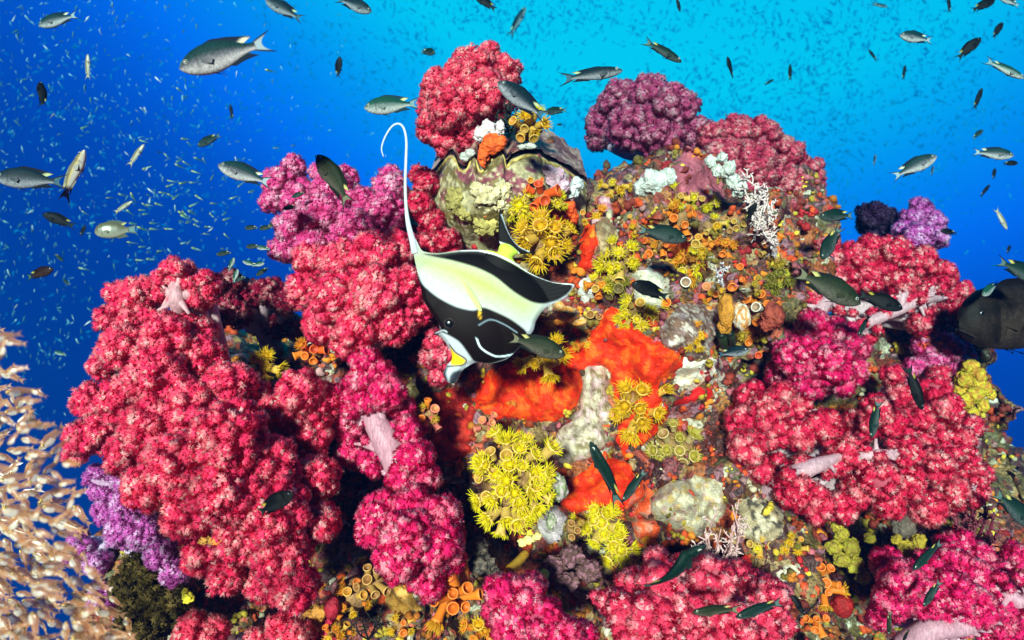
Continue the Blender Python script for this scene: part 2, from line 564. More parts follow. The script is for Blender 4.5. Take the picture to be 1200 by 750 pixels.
def soft_coral(label, pal, root, lobes, knob=.0115, density=1.0, stalks=(), group="soft corals growing on the reef", stalk_r=.02, name="soft_coral", cat="soft coral"):
    """lobes: (px, py, radius px, distance); root: (px, py, distance) where the trunk leaves the rock"""
    rp = P(*root)
    t = empty(name, rp)
    tag(t, label, cat, group)
    heads = [(P(x, y, d + rng.normal(0, .013)), r * M(d) * .93) for (x, y, r, d) in lobes]
    stem = np.array(pal[2])
    st = Soup()
    # trunk and limbs
    cen = np.mean([h[0] for h in heads], axis=0)
    fork = rp * .55 + cen * .45
    st.add(*tube(spline([rp, (rp + fork) / 2 + rng.normal(0, .004, 3), fork], 6), np.linspace(stalk_r * 1.15, stalk_r * .9, 6), 12), stem)
    for (c, R) in heads:
        mid = fork * .5 + c * .5 + rng.normal(0, .008, 3) + np.array([0, .01, 0])
        st.add(*tube(spline([fork, mid, c], 7), np.linspace(stalk_r * .8, max(R * .30, .006), 7), 9), stem * rng.uniform(.85, 1.05))
    twigheads = []
    for path in stalks:      # stalks in plain view: list of (px, py, d, radius px)
        pp = [P(x, y, d) for (x, y, d, r) in path]
        n = 6 * len(pp)
        rr = np.interp(np.linspace(0, len(pp) - 1, n), range(len(pp)), [r * M(d) for (x, y, d, r) in path])
        v, f = tube(spline(pp, n), rr, 14)
        v = v + .0015 * fnoise(v, 60, 2)[:, None]
        st.add(v, f, stem * np.array([.74, .62, .66]))
        # side twigs carrying small tufts
        for _ in range(int(4 + 3 * len(path))):
            k = rng.uniform(.1, 1)
            i0 = min(int(k * n), n - 1)
            c0 = spline(pp, n)[i0]
            dr = rng.normal(size=3) * np.array([1, .3, 1]) + np.array([0, .15, 0]); dr /= np.linalg.norm(dr)
            l = rr[i0] * rng.uniform(1.6, 2.8) + .006
            e = c0 + dr * l
            st.add(*tube(spline([c0, (c0 + e) / 2 + rng.normal(0, .001, 3), e], 5), [rr[i0] * .75, rr[i0] * .5, rr[i0] * .3 + .001, .0028, .0024], 8), stem * np.array([.76, .66, .69]))
            if rng.uniform() < .75:
                twigheads.append((e, rng.uniform(.0055, .0105)))
    obj("stalk", st.mesh("soft_coral_stalk", MAT_STALK, True, rp), t)
    for i, (c, R) in enumerate(heads):
        oth = [h for j, h in enumerate(heads) if j != i and np.linalg.norm(h[0] - c) < R + h[1]]
        k = min(knob * rng.uniform(.75, 1.4), R * .5)
        s = coral_head(c, R, k, pal, oth, density)
        obj("polyp_head", s.mesh("soft_coral_head", MAT_POLYP, True, rp), t)
    for (c, R) in twigheads:
        s = coral_head(c, R, R * .55, pal, None, 1.1)
        obj("polyp_tuft", s.mesh("soft_coral_tuft", MAT_POLYP, True, rp), t)
    return t

soft_coral("rosy red soft coral crowning the reef above the zigzag clam lip", CORAL, (545, 185, 1.22),
           [(560, 82, 26, 1.16), (540, 95, 24, 1.14), (590, 88, 20, 1.18), (515, 105, 22, 1.17), (568, 115, 30, 1.12), (533, 130, 30, 1.12),
            (510, 150, 22, 1.15), (548, 158, 26, 1.12), (525, 168, 18, 1.13), (590, 112, 20, 1.17), (545, 72, 15, 1.16), (572, 62, 13, 1.17), (603, 80, 9, 1.18), (505, 125, 16, 1.18)], knob=.012)
soft_coral("dusky purple red soft coral behind the white sponge lumps", DUSK, (770, 215, 1.62),
           [(760, 115, 26, 1.55), (725, 120, 26, 1.58), (790, 130, 28, 1.52), (705, 145, 20, 1.62), (740, 150, 28, 1.5), (775, 165, 28, 1.48), (812, 158, 24, 1.5), (800, 185, 20, 1.5),
            (700, 165, 13, 1.64), (758, 98, 12, 1.57), (825, 172, 12, 1.5)], knob=.015, density=.8)
soft_coral("large maroon soft coral with a bumpy rounded outline beside the pale bushy hydroid", ((.68, .055, .15), (.88, .25, .29), (.6, .42, .48), (.95, .62, .54)), (890, 280, 1.52),
           [(860, 160, 24, 1.42), (890, 165, 26, 1.44), (845, 185, 24, 1.4), (915, 185, 26, 1.44), (880, 200, 32, 1.38), (940, 205, 24, 1.46), (915, 225, 32, 1.4),
            (945, 235, 20, 1.46), (905, 255, 28, 1.38), (880, 235, 24, 1.36), (935, 255, 20, 1.44), (870, 150, 14, 1.44), (925, 270, 20, 1.4), (955, 215, 10, 1.48), (833, 160, 16, 1.45)], knob=.014, density=.85)
soft_coral("pink violet soft coral with three upright lobes against open water", MAGE, (410, 330, 1.2),
           [(330, 215, 20, 1.1), (345, 195, 13, 1.12), (320, 235, 14, 1.1), (350, 235, 24, 1.08), (390, 225, 24, 1.08), (405, 210, 15, 1.1), (380, 255, 28, 1.04), (345, 268, 22, 1.06),
            (425, 240, 22, 1.08), (458, 222, 20, 1.1), (452, 250, 24, 1.06), (335, 290, 18, 1.07), (370, 290, 24, 1.04), (415, 272, 26, 1.02), (458, 205, 11, 1.12), (376, 203, 12, 1.12)], knob=.0105)
soft_coral("coral pink soft coral bulging next to the long white dorsal filament", PINK, (440, 400, 1.15),
           [(365, 305, 22, 1.0), (400, 310, 28, .98), (440, 300, 28, .98), (470, 290, 22, 1.0), (360, 340, 24, 1.0), (395, 350, 30, .95), (440, 345, 34, .93), (478, 335, 24, .96),
            (380, 380, 24, .97), (420, 385, 28, .94), (460, 378, 26, .94), (490, 365, 16, .97), (405, 405, 16, .96)], knob=.011)
soft_coral("deep red soft coral tucked between the clam and the filament", RED, (520, 320, 1.2),
           [(500, 215, 15, 1.12), (492, 240, 15, 1.1), (505, 262, 17, 1.09), (525, 285, 17, 1.08), (500, 292, 18, 1.07), (490, 205, 10, 1.13), (536, 305, 14, 1.08)], knob=.009, stalk_r=.012)
soft_coral("huge bright pink soft coral with a pale branching crest facing the golden fish shoal", PINK, (300, 560, 1.12),
           [(150, 352, 20, .96), (165, 345, 20, .95), (130, 375, 17, .98), (165, 380, 26, .92), (200, 395, 30, .90), (150, 410, 28, .92), (120, 430, 15, .96), (185, 440, 34, .87),
            (235, 420, 28, .90), (232, 390, 20, .93), (110, 470, 22, .95), (100, 515, 22, .96), (125, 500, 22, .93), (145, 470, 28, .90), (225, 480, 38, .84), (180, 500, 34, .85),
            (150, 535, 26, .88), (270, 450, 28, .88), (270, 510, 40, .82), (215, 545, 40, .82), (175, 570, 28, .85), (310, 545, 38, .83), (265, 580, 36, .81), (225, 600, 30, .83),
            (320, 600, 40, .81), (285, 630, 30, .82), (330, 650, 34, .81), (345, 690, 28, .81), (310, 680, 24, .83), (370, 560, 28, .87), (375, 610, 24, .86), (240, 650, 24, .86),
            (265, 675, 20, .85), (90, 530, 14, .97), (135, 345, 12, .97), (350, 460, 28, .93), (375, 470, 24, .95), (330, 490, 30, .90), (360, 510, 30, .90), (300, 470, 24, .92),
            (203, 311, 9, .93), (187, 325, 8, .93), (220, 315, 9, .93), (244, 336, 12, .92), (236, 355, 10, .92), (178, 344, 9, .93), (215, 380, 14, .91)],
           knob=.0105, density=1.0, stalks=[[(213, 372, .92, 9), (208, 352, .895, 10), (205, 335, .90, 7), (204, 322, .92, 4)], [(208, 350, .895, 7), (226, 343, .90, 5), (238, 338, .915, 4)], [(206, 348, .895, 7), (192, 338, .905, 4), (186, 330, .92, 3)]])
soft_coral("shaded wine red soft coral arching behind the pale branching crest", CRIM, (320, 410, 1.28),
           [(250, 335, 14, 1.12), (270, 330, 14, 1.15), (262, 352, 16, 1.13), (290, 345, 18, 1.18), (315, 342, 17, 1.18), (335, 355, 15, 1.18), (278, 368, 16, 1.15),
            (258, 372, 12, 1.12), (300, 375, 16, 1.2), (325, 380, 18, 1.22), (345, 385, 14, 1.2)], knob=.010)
soft_coral("lavender soft coral with finger branches beside the golden fish shoal", PURP, (165, 655, 1.12),
           [(140, 545, 15, 1.0), (120, 555, 10, 1.02), (155, 560, 18, .98), (105, 560, 7, 1.04), (112, 577, 8, 1.03), (135, 570, 15, 1.0), (150, 590, 20, .98), (125, 600, 16, 1.02), (148, 620, 22, .98),
            (92, 630, 10, 1.05), (100, 645, 13, 1.04), (115, 660, 15, 1.03), (170, 625, 20, .95), (205, 670, 16, .92), (190, 650, 16, .93), (160, 545, 12, .98), (85, 650, 11, 1.05), (120, 700, 16, 1.02), (150, 735, 16, 1.0)],
           knob=.0085, stalks=[[(160, 600, 1.0, 6), (130, 572, .995, 4), (110, 562, 1.01, 3)]], stalk_r=.012)
soft_coral("pink soft coral column on a smooth white trunk below the snout", ROSE, (470, 560, 1.08),
           [(430, 425, 18, .94), (425, 445, 18, .93), (445, 440, 18, .92), (455, 460, 20, .91), (428, 470, 14, .93), (470, 478, 16, .92), (478, 505, 16, .91), (485, 535, 22, .90),
            (498, 560, 18, .90), (470, 560, 18, .89), (410, 470, 14, .96), (405, 500, 18, .96), (415, 530, 20, .96), (412, 480, 10, .93), (433, 540, 14, .95)],
           knob=.009, stalks=[[(488, 590, .925, 15), (470, 552, .925, 17), (452, 515, .925, 17), (438, 488, .93, 13), (440, 462, .94, 9)], [(440, 495, .935, 9), (415, 470, .95, 7), (400, 462, .96, 5)]])
soft_coral("plump magenta pink soft coral hanging like a bunch under the white trunk", ROSE, (490, 600, 1.0),
           [(450, 600, 24, .86), (485, 595, 26, .84), (515, 605, 24, .85), (440, 620, 22, .86), (475, 630, 32, .81), (512, 635, 28, .83), (465, 655, 26, .82), (495, 668, 26, .82),
            (525, 655, 18, .85), (505, 688, 15, .83), (432, 605, 14, .88), (530, 625, 14, .87)], knob=.0095)
soft_coral("rounded pink soft coral at the reef foot by the green tube", ROSE, (630, 770, .95),
           [(590, 695, 22, .82), (615, 700, 26, .80), (600, 725, 28, .79), (635, 730, 28, .79), (660, 745, 24, .80), (610, 755, 28, .79), (685, 745, 16, .82), (580, 715, 14, .83), (625, 685, 14, .82)], knob=.0095)
soft_coral("pale pink soft coral mat with white flecks below the feathery hydroid", PALE, (820, 770, .98),
           [(745, 690, 22, .84), (770, 680, 24, .84), (800, 672, 22, .86), (835, 680, 28, .84), (870, 685, 26, .85), (900, 700, 24, .86), (715, 705, 15, .86), (730, 715, 20, .84), (760, 720, 30, .81),
            (800, 715, 32, .81), (845, 722, 32, .81), (885, 730, 28, .83), (912, 730, 18, .86), (780, 750, 26, .80), (830, 755, 26, .80), (740, 745, 20, .82), (770, 655, 14, .87), (700, 700, 8, .87), (875, 755, 24, .82)], knob=.0105)
soft_coral("broad raspberry soft coral with white trunks fanning toward the dark grouper", RED, (1010, 400, 1.38),
           [(935, 295, 20, 1.28), (965, 300, 22, 1.26), (1000, 305, 22, 1.25), (1020, 292, 18, 1.26), (1045, 300, 22, 1.26), (1075, 310, 22, 1.28), (1100, 325, 20, 1.3), (1120, 340, 15, 1.32),
            (940, 325, 20, 1.24), (980, 330, 24, 1.22), (1015, 325, 22, 1.22), (1050, 330, 20, 1.24), (1085, 340, 16, 1.27), (1120, 365, 14, 1.3), (1095, 365, 14, 1.27), (925, 340, 16, 1.24),
            (915, 290, 14, 1.3), (1080, 380, 14, 1.25), (1100, 385, 12, 1.27), (930, 365, 16, 1.22), (950, 355, 18, 1.2)],
           knob=.0125, density=.9, stalks=[[(995, 388, 1.26, 8), (1020, 377, 1.235, 7), (1050, 364, 1.225, 7), (1078, 352, 1.225, 6), (1102, 350, 1.24, 4)], [(1052, 364, 1.225, 6), (1058, 348, 1.22, 5), (1066, 335, 1.23, 3)], [(1078, 352, 1.225, 5), (1092, 338, 1.23, 3)], [(945, 395, 1.22, 7), (960, 365, 1.19, 9), (975, 345, 1.20, 6)]])
soft_coral("velvety crimson soft coral mound under the paired black fish", ROSE, (940, 470, 1.3),
           [(925, 395, 20, 1.16), (955, 385, 20, 1.15), (985, 395, 22, 1.14), (1005, 410, 14, 1.16), (935, 420, 26, 1.12), (970, 425, 28, 1.1), (1000, 435, 16, 1.14), (915, 440, 18, 1.14), (945, 450, 22, 1.12), (918, 400, 14, 1.18), (985, 450, 16, 1.13)], knob=.0115)
soft_coral("lilac soft coral bush rising beside the navy coral ball", PURP, (1075, 300, 1.5),
           [(1078, 245, 13, 1.44), (1068, 258, 14, 1.42), (1092, 262, 15, 1.44), (1075, 278, 17, 1.4), (1100, 280, 11, 1.44), (1058, 272, 12, 1.42), (1060, 290, 14, 1.38)], knob=.011)
soft_coral("dark navy coral ball against open water", NAVY, (1020, 285, 1.6),
           [(1025, 255, 18, 1.54), (1015, 262, 12, 1.55), (1042, 258, 13, 1.55), (1030, 270, 15, 1.55), (1012, 247, 8, 1.57)], knob=.014, density=.7)
soft_coral("violet pink soft coral below the dark grouper", MAGE, (1080, 440, 1.36),
           [(1085, 405, 15, 1.24), (1110, 408, 16, 1.25), (1130, 415, 12, 1.28), (1095, 425, 15, 1.22), (1120, 428, 15, 1.25), (1060, 450, 14, 1.22), (1042, 470, 14, 1.2), (1072, 430, 12, 1.23)], knob=.010)
soft_coral("wide red soft coral with white stalks stretching over the dark hollow", RED, (1000, 540, 1.28),
           [(880, 465, 18, 1.08), (900, 480, 20, 1.06), (870, 495, 20, 1.06), (905, 505, 22, 1.03), (875, 525, 22, 1.04), (935, 480, 18, 1.06), (935, 510, 20, 1.03), (890, 550, 18, 1.04), (930, 575, 22, 1.0),
            (955, 590, 22, .99), (985, 595, 18, 1.0), (965, 500, 20, 1.05), (990, 530, 20, 1.03), (975, 545, 15, 1.02), (1005, 500, 20, 1.06), (1030, 480, 18, 1.08), (1055, 465, 16, 1.1), (1045, 500, 20, 1.06),
            (1075, 490, 18, 1.08), (1095, 460, 18, 1.12), (1110, 480, 18, 1.11), (1090, 510, 20, 1.07), (1060, 530, 18, 1.05), (1030, 560, 22, 1.02), (1060, 565, 22, 1.02), (1095, 545, 22, 1.06), (1120, 520, 20, 1.09),
            (1130, 550, 20, 1.1), (1110, 575, 22, 1.07), (1085, 595, 22, 1.04), (1140, 575, 16, 1.11), (1005, 575, 20, 1.0), (1045, 440, 12, 1.14), (1100, 440, 12, 1.15), (1040, 590, 18, 1.02), (1135, 500, 14, 1.12), (940, 545, 13, 1.02), (1150, 555, 12, 1.13), (915, 462, 14, 1.09)],
           knob=.0115, density=.95, stalks=[[(895, 580, 1.06, 12), (925, 560, 1.01, 12), (955, 546, 1.0, 9), (985, 535, 1.02, 5), (1003, 528, 1.03, 4)], [(985, 550, 1.05, 7), (1012, 535, 1.015, 8), (1040, 533, 1.015, 6), (1068, 530, 1.04, 4)], [(1018, 536, 1.01, 5), (1022, 548, 1.01, 4)], [(1100, 590, 1.07, 5), (1125, 582, 1.06, 5), (1140, 572, 1.08, 4)]])
soft_coral("raspberry soft coral with a thick white base in the reef's lower corner", ROSE, (1110, 770, 1.15),
           [(1040, 660, 18, .98), (1055, 680, 22, .96), (1045, 705, 20, .96), (1085, 670, 22, .97), (1080, 700, 24, .94), (1115, 660, 22, .99), (1110, 690, 26, .95), (1140, 675, 22, .98), (1135, 710, 26, .95),
            (1165, 700, 24, .97), (1170, 670, 16, 1.02), (1190, 720, 24, .96), (1030, 725, 14, .98), (1100, 725, 16, .94), (1190, 650, 14, 1.04), (1125, 635, 14, 1.03), (1170, 745, 20, .95), (1115, 640, 16, 1.03), (1150, 650, 14, 1.02), (1195, 690, 14, 1.0)],
           knob=.0105, stalks=[[(1060, 760, .97, 16), (1090, 738, .95, 13), (1125, 735, .95, 11), (1160, 725, .95, 7)], [(1175, 690, .97, 8), (1195, 705, .96, 9), (1210, 700, .96, 8)]])
soft_coral("small red soft coral tuft under the big pink colony", CORAL, (235, 780, 1.0),
           [(225, 738, 18, .86), (250, 742, 18, .86), (215, 755, 16, .87), (330, 735, 16, .86), (350, 748, 18, .85), (300, 750, 14, .87), (385, 742, 14, .87)], knob=.0095)
soft_coral("coral pink tuft beside the snout of the banded fish", PALE, (530, 420, 1.12), [(512, 400, 14, 1.0), (520, 418, 16, .99), (505, 418, 13, 1.0), (515, 440, 13, 1.0), (528, 436, 9, .99)], knob=.009, stalk_r=.01)
print("polyps", POLYP_COUNT)
OLIVE = ((.06, .040, .010), (.16, .11, .03), (.12, .08, .03), (.35, .22, .06))
soft_coral("dark olive brown bushy coral under the lavender coral", OLIVE, (185, 730, 1.1),
           [(160, 660, 14, .93), (178, 668, 18, .93), (150, 685, 18, .94), (185, 695, 20, .92), (160, 715, 20, .93), (195, 722, 18, .92), (210, 700, 14, .92), (175, 745, 18, .92), (145, 735, 12, .95)],
           knob=.012, density=.55, name="bushy_coral", cat="coral", group=None)

# ------------------------------------------------------------------ encrusting sheets that follow the rock
def in_poly(pts, poly):
    x, y = pts[:, 0], pts[:, 1]
    c = np.zeros(len(pts), bool)
    n = len(poly)
    for i in range(n):
        x1, y1 = poly[i]; x2, y2 = poly[(i + 1) % n]
        cond = (y1 > y) != (y2 > y)
        xi = (x2 - x1) * (y - y1) / (y2 - y1 + 1e-12) + x1
        c ^= cond & (x < xi)
    return c

def poly_dist(pts, poly):
    """distance to the outline and the nearest point on it"""
    best = np.full(len(pts), 1e9); near = np.zeros_like(pts)
    n = len(poly)
    for i in range(n):
        a = np.array(poly[i], float); b = np.array(poly[(i + 1) % n], float)
        ab = b - a
        t = np.clip(((pts - a) @ ab) / (ab @ ab + 1e-12), 0, 1)
        q = a + t[:, None] * ab
        d = np.linalg.norm(pts - q, axis=1)
        m = d < best
        best[m] = d[m]; near[m] = q[m]
    return best, near

def grid_in_poly(poly, step):
    """grid mesh clipped to an outline, border points pulled onto it"""
    pa = np.array(poly, float)
    x0, y0 = pa.min(0) - step; x1, y1 = pa.max(0) + step
    nx, ny = int((x1 - x0) / step) + 2, int((y1 - y0) / step) + 2
    gx, gy = np.meshgrid(x0 + np.arange(nx) * step, y0 + np.arange(ny) * step)
    pts = np.stack([gx.ravel(), gy.ravel()], 1)
    ins = in_poly(pts, pa)
    idx = np.arange(nx * ny).reshape(ny, nx)
    q = np.stack([idx[:-1, :-1].ravel(), idx[:-1, 1:].ravel(), idx[1:, 1:].ravel(), idx[1:, :-1].ravel()], 1)
    q = q[ins[q].sum(1) >= 1]
    used = np.unique(q)
    rem = -np.ones(nx * ny, int); rem[used] = np.arange(len(used))
    pts, ins, q = pts[used], ins[used], rem[q]
    dist, near = poly_dist(pts, pa)
    pts[~ins] = near[~ins]
    dist[~ins] = 0
    return pts, q, dist

def wobble(poly, amp, n=None, seed=0):
    """rounded, irregular version of a coarse outline"""
    p = np.array(poly, float)
    n = n or len(p) * 7
    pc = np.concatenate([p, p[:3]])
    s = spline(pc, (len(pc) - 1) * 7)
    s = s[7:7 * (len(p) + 1)]
    out = []
    for (x, y) in s:
        w = Vector((x * .08, y * .08, seed))
        out.append((x + amp * mnoise.noise(w), y + amp * mnoise.noise(w + Vector((5.2, 1.3, 0)))))
    return out

SEED = 0
def crust_mesh(poly, thick, color, color2=None, step=2.2, lump=.006, lscale=40, amp=6, patch=.5, color3=None):
    global SEED
    SEED += 1
    pts, q, dist = grid_in_poly(wobble(poly, amp, seed=SEED * 3.7), step)
    t = np.empty(len(pts))
    for i, (x, y) in enumerate(pts):
        loc, n, ok = hit(x, y)
        t[i] = loc[1] if ok else np.nan
    t = np.where(np.isnan(t), np.nanmedian(t), t)
    nb = [[] for _ in pts]
    for f in q:
        for a in range(4):
            nb[f[a]].append(f[(a + 1) % 4]); nb[f[(a + 1) % 4]].append(f[a])
    t0 = t.copy()
    for _ in range(6):
        t = np.array([.5 * t[i] + .5 * np.mean(t[nb[i]]) if nb[i] else t[i] for i in range(len(t))])
    t = np.minimum(t, t0 + .006)
    prof = np.clip(dist / 9.0, 0, 1) ** .5
    V = np.array([P(x, y, d) for (x, y), d in zip(pts, t)])
    nz = fnoise(V, lscale, 3, SEED)
    nz2 = fnoise(V, 150, 3, SEED + 3)
    off = -.007 + (thick + .008) * prof + (lump * nz + .0035 * nz2) * prof
    dirs = V - CAM
    dirs /= np.linalg.norm(dirs, axis=1)[:, None]
    V = V - dirs * off[:, None]
    C = np.tile(np.array(color, float), (len(V), 1)) * .9
    if color2 is not None:
        k = np.clip((fnoise(V, 55, 3, SEED + 5) - .05) * 5 + patch - .5, 0, 1)[:, None]
        C = C * (1 - k) + np.array(color2) * k
    if color3 is not None:
        k = np.clip((fnoise(V, 80, 3, SEED + 9) - .15) * 6, 0, 1)[:, None]
        C = C * (1 - k) + np.array(color3) * k
    return V, q, C

def crust(name, label, cat, poly, thick, color, **kw):
    V, q, C = crust_mesh(poly, thick, color, **kw)
    c = V.mean(0)
    o = obj(name, mesh_np(name, V - c, q, C, MAT_CRUST, True), None, c)
    return tag(o, label, cat)

OR1, OR2 = (.80, .026, .003), (.88, .085, .005)
crust("encrusting_sponge", "big smooth orange red sponge sheet spread under the banded fish", "sponge",
      [(552, 468), (565, 440), (600, 425), (650, 428), (665, 405), (690, 390), (715, 362), (735, 368), (748, 388), (775, 400), (800, 416), (812, 430), (790, 442), (772, 452), (785, 480),
       (775, 500), (755, 520), (735, 538), (722, 520), (724, 480), (712, 435), (700, 428), (686, 440), (680, 470), (660, 492), (630, 498), (600, 490), (575, 495)], .016, OR1, color2=OR2, lump=.010)
crust("encrusting_sponge", "orange sponge flap behind the slim dark green fish", "sponge",
      [(655, 590), (665, 565), (690, 545), (705, 528), (735, 545), (745, 560), (738, 590), (720, 600), (690, 602), (670, 605)], .016, OR1, color2=OR2, lump=.008)
crust("encrusting_sponge", "upright red orange sponge streak by the yellow cup corals", "sponge",
      [(678, 300), (683, 270), (692, 262), (702, 275), (698, 300), (690, 322), (680, 315)], .012, OR1, color2=OR2)
crust("encrusting_sponge", "small orange sponge bar above the banded fish's snout", "sponge", [(476, 418), (495, 412), (509, 416), (507, 428), (480, 427)], .012, OR2)
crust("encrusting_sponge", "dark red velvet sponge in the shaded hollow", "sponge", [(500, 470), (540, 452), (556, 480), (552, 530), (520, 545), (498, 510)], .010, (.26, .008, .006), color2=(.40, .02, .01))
crust("encrusting_sponge", "scarlet sponge patches around the cream shell", "sponge", [(790, 465), (810, 458), (825, 452), (838, 462), (820, 472), (800, 476)], .008, (.62, .01, .01))
crust("encrusting_sponge", "orange red crust flecks beside the cream coralline patch", "sponge", [(735, 580), (750, 562), (765, 570), (770, 600), (775, 630), (755, 640), (740, 610)], .006, (.70, .08, .02), color2=(.45, .18, .12))
crust("encrusting_sponge", "orange crust left of the pale hydroid base", "sponge", [(780, 272), (800, 268), (815, 285), (800, 300), (775, 298)], .010, (.80, .12, .01), color2=(.5, .06, .02))
crust("encrusting_sponge", "ochre crust patch below the hanging magenta coral", "sponge", [(445, 692), (470, 680), (485, 695), (493, 715), (475, 724), (455, 717)], .010, (.42, .20, .03), color2=(.55, .3, .08))
crust("coralline_crust", "dusty pink coralline crust between the white sponge lumps", "coralline algae", [(788, 196), (805, 172), (832, 196), (848, 232), (830, 242), (805, 236), (792, 218)], .010, (.42, .10, .14), color2=(.30, .07, .09))
crust("coralline_crust", "pink coralline crust right of the clam", "coralline algae", [(686, 255), (700, 232), (718, 228), (722, 245), (708, 262), (690, 266)], .010, (.50, .18, .24), color2=(.60, .36, .40))
crust("coralline_crust", "white and pink coralline ridge splitting the big orange sponge", "coralline algae",
      [(683, 440), (695, 427), (710, 430), (713, 470), (722, 488), (705, 500), (718, 512), (690, 535), (660, 543), (645, 522), (660, 500), (680, 478)], .018, (.52, .42, .32), color2=(.55, .38, .38), color3=(.22, .17, .09), lump=.010)
crust("coralline_crust", "bright cream coralline patch by the pink feathery hydroid", "coralline algae",
      [(762, 582), (790, 563), (830, 558), (850, 575), (846, 608), (822, 626), (785, 618), (765, 602)], .014, (.50, .43, .31), color2=(.34, .22, .18), color3=(.38, .26, .10), lump=.009)
crust("coralline_crust", "glossy cream shell patch at the edge of the orange sponge", "coralline algae", [(784, 432), (798, 420), (818, 423), (828, 440), (812, 456), (792, 455)], .016, (.86, .80, .66), color2=(.80, .55, .35))
crust("coralline_crust", "white chalky patch dotted red beneath the brown slab", "coralline algae", [(812, 428), (835, 415), (852, 425), (850, 445), (832, 452), (818, 445)], .010, (.80, .74, .64), color3=(.55, .03, .03))
crust("coralline_crust", "pale grey slab behind the small black damselfish", "coralline algae", [(740, 320), (762, 310), (782, 330), (786, 350), (770, 364), (748, 352)], .012, (.58, .54, .44), color2=(.42, .40, .3))
crust("coralline_crust", "small white patch next to the anal fin tip of the banded fish", "coralline algae", [(676, 332), (690, 326), (701, 336), (698, 352), (682, 356)], .012, (.74, .74, .70))
crust("rock_oyster", "mottled brown grey rock oyster slab above the cream shell", "oyster", [(772, 396), (788, 366), (818, 354), (845, 372), (838, 400), (826, 420), (800, 418)], .022, (.16, .085, .06), color2=(.26, .18, .18), color3=(.5, .42, .36), lump=.010)
crust("rock_oyster", "brown speckled rock oyster lump left of the yellow cup corals", "oyster", [(700, 250), (720, 262), (722, 285), (705, 300), (698, 280)], .016, (.24, .14, .07), color2=(.45, .33, .18))
crust("coralline_crust", "mauve white crust under the green grey sea squirt", "coralline algae", [(630, 600), (645, 590), (662, 605), (660, 630), (645, 642), (632, 625)], .012, (.55, .42, .46), color2=(.7, .62, .6))
crust("coralline_crust", "grey tan rubble crust below the wide red coral", "coralline algae", [(860, 590), (890, 580), (915, 600), (920, 625), (890, 640), (865, 625)], .010, (.34, .26, .16), color2=(.5, .42, .3), color3=(.05, .04, .03))
crust("encrusting_sponge", "lime green algae tuft patch at the tip of the upright sun coral", "sponge", [(905, 315), (920, 310), (928, 325), (918, 340), (902, 335)], .014, (.30, .26, .02), color2=(.45, .2, .03))

# ------------------------------------------------------------------ small encrusting growth nobody could count
def growth():
    s = Soup()
    pal = np.array([(.62, .07, .012), (.75, .22, .015), (.70, .48, .04), (.62, .52, .34), (.28, .03, .018), (.42, .10, .13), (.22, .15, .02), (.66, .60, .50), (.45, .015, .02), (.08, .04, .02), (.5, .26, .26)])
    wts = np.array([.22, .17, .12, .04, .14, .10, .08, .02, .10, .05, .02]); wts /= wts.sum()
    v1, f1 = ICO1
    v2, f2 = ICO2
    n = 0
    while n < 3000:
        px, py = rng.uniform(130, 1180), rng.uniform(150, 765)
        loc, nor, ok = hit(px, py)
        if not ok:
            n += .2
            continue
        n += 1
        c = pal[rng.choice(len(pal), p=wts)] * rng.uniform(.30, .92)
        m = int(rng.integers(1, 6))
        r0 = rng.uniform(1.4, 6.0) * M(loc[1])
        for _ in range(m):
            r = r0 * rng.uniform(.5, 1.1)
            o = rng.normal(0, r0 * .9, 3)
            o -= nor * (o @ nor)
            v = v1 * (1 + .35 * rng.normal(size=(len(v1), 1)) * .5)
            s.add(loc + o + nor * r * .25 + v * r * np.array([1, 1, rng.uniform(.6, 1.3)]), f1, c * rng.uniform(.8, 1.2))
    o = obj("encrusting_growth", s.mesh("encrusting_growth", MAT_GROW, True))
    tag(o, "small mixed sponges and algae nodules covering the rock", "growth", None, "stuff")
growth()

